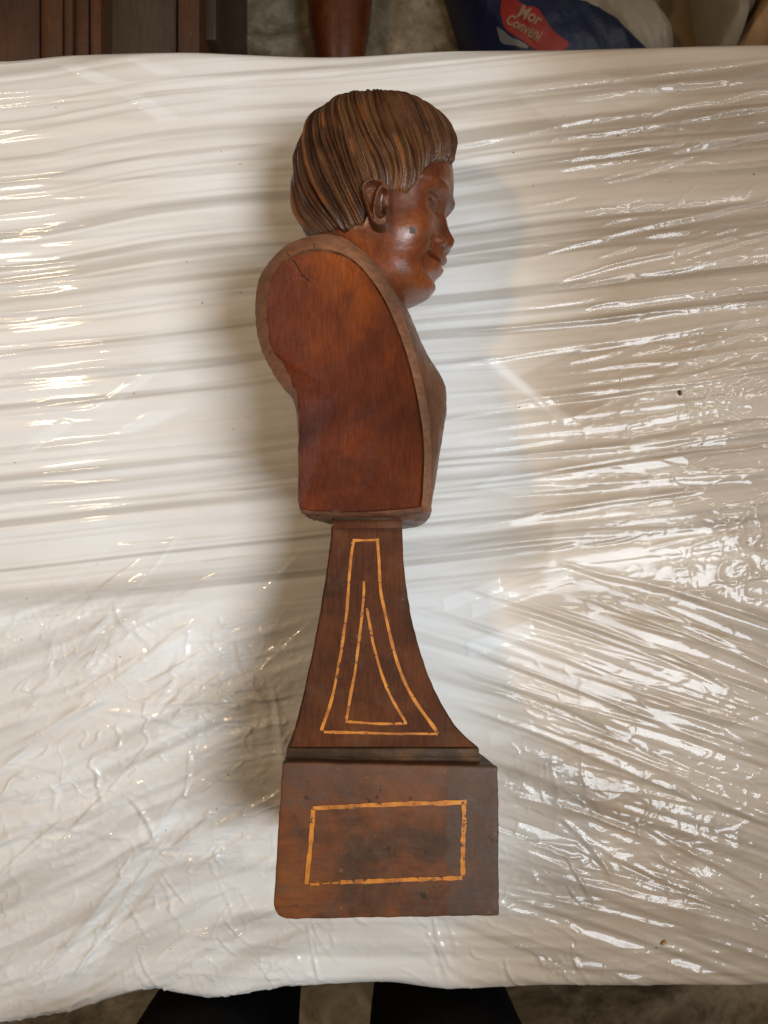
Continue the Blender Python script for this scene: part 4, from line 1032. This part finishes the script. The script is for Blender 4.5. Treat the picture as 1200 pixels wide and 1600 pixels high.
# ------------------------------------------------------------------ the photographer's legs at the near edge
def person():
    t = thing('person', (-0.05, -0.60, FZ), 'person in black trousers and shoes standing at the near table edge', 'person')
    def leg(cx, out):
        st = [(-0.735, .058, .075, 0.0, -.625), (-0.60, .060, .075, 0, -.62), (-0.42, .068, .080, 0, -.61), (-0.25, .074, .085, 0, -.602), (-0.10, .082, .090, 0, -.595), (0.00, .088, .095, .004, -.592), (0.08, .094, .100, .010, -.595), (0.16, .098, .11, .012, -.60)]
        V = []; n = 40
        zz = np.linspace(-0.735, 0.16, 44); col = np.array(st)
        cols = [pchip(col[:, 0], col[:, k], zz) for k in (1, 2, 3, 4)]
        for i, z in enumerate(zz):
            for a in np.linspace(0, 2 * math.pi, n, endpoint=False):
                ca, sa = math.cos(a), math.sin(a); k = (abs(ca) ** 2.6 + abs(sa) ** 2.6) ** (-1 / 2.6)
                fo = 1 + 0.03 * float(vn(np.array(z * 14), np.array(a * 1.2), 7))
                V.append((cx + out * cols[2][i] + cols[0][i] * ca * k * fo, cols[3][i] + cols[1][i] * sa * k * fo, z))
        return V, [tuple(q) for q in grid_faces(44, n, True)] + [tuple(range(n))[::-1], tuple(range(43 * n, 44 * n))]
    V, Fc = [], []
    for cx, out in ((-0.182, -1), (0.066, 1)):
        v, f = leg(cx, out); o = len(V); V += v; Fc += [tuple(o + q for q in g) for g in f]
    # hips
    n = 40; hz = np.linspace(0.06, 0.26, 12); o = len(V)
    for z in hz:
        k_ = 0.19 + 0.02 * math.sin((z - 0.06) / 0.2 * math.pi)
        for a in np.linspace(0, 2 * math.pi, n, endpoint=False):
            ca, sa = math.cos(a), math.sin(a); k = (abs(ca) ** 2.4 + abs(sa) ** 2.4) ** (-1 / 2.4)
            V.append((-0.053 + k_ * ca * k, -0.63 + 0.115 * sa * k, z))
    Fc += [tuple(o + q for q in g) for g in grid_faces(12, n, True)] + [tuple(o + q for q in range(n))[::-1], tuple(o + 11 * n + q for q in range(n))]
    me = mesh_obj('trousers', V, Fc, M['black_cloth'], t, True)
    md = me.modifiers.new('remesh', 'REMESH'); md.mode = 'VOXEL'; md.voxel_size = 0.012; md.use_smooth_shade = True
    dg = bpy.context.evaluated_depsgraph_get(); nm = bpy.data.meshes.new_from_object(me.evaluated_get(dg))
    old = me.data; me.modifiers.clear(); me.data = nm; bpy.data.meshes.remove(old); nm.name = 'trousers'
    for cx in (-0.182, 0.066):
        V = []; ys = np.linspace(-0.72, -0.44, 24)
        for yy in ys:
            s = (yy + 0.72) / 0.28
            wd = 0.036 + 0.012 * math.sin(s * math.pi * 0.9); wd *= math.sqrt(max(0.02, 1 - max(0, (s - 0.8) / 0.2) ** 2)) * math.sqrt(max(0.02, 1 - max(0, (0.12 - s) / 0.12) ** 2))
            ht = 0.085 - 0.045 * sst(0.3, 0.8, s) - 0.02 * sst(0.9, 1.0, s)
            for a in np.linspace(0, 2 * math.pi, 20, endpoint=False): V.append((cx + wd * math.cos(a), yy, FZ + 0.002 + max(0, ht * (0.5 + 0.5 * math.sin(a)) * 1.0)))
        f = [tuple(q) for q in grid_faces(24, 20, True)] + [tuple(range(20))[::-1], tuple(range(23 * 20, 24 * 20))]
        mesh_obj('shoe', V, f, M['shoe'], t, True)
person()
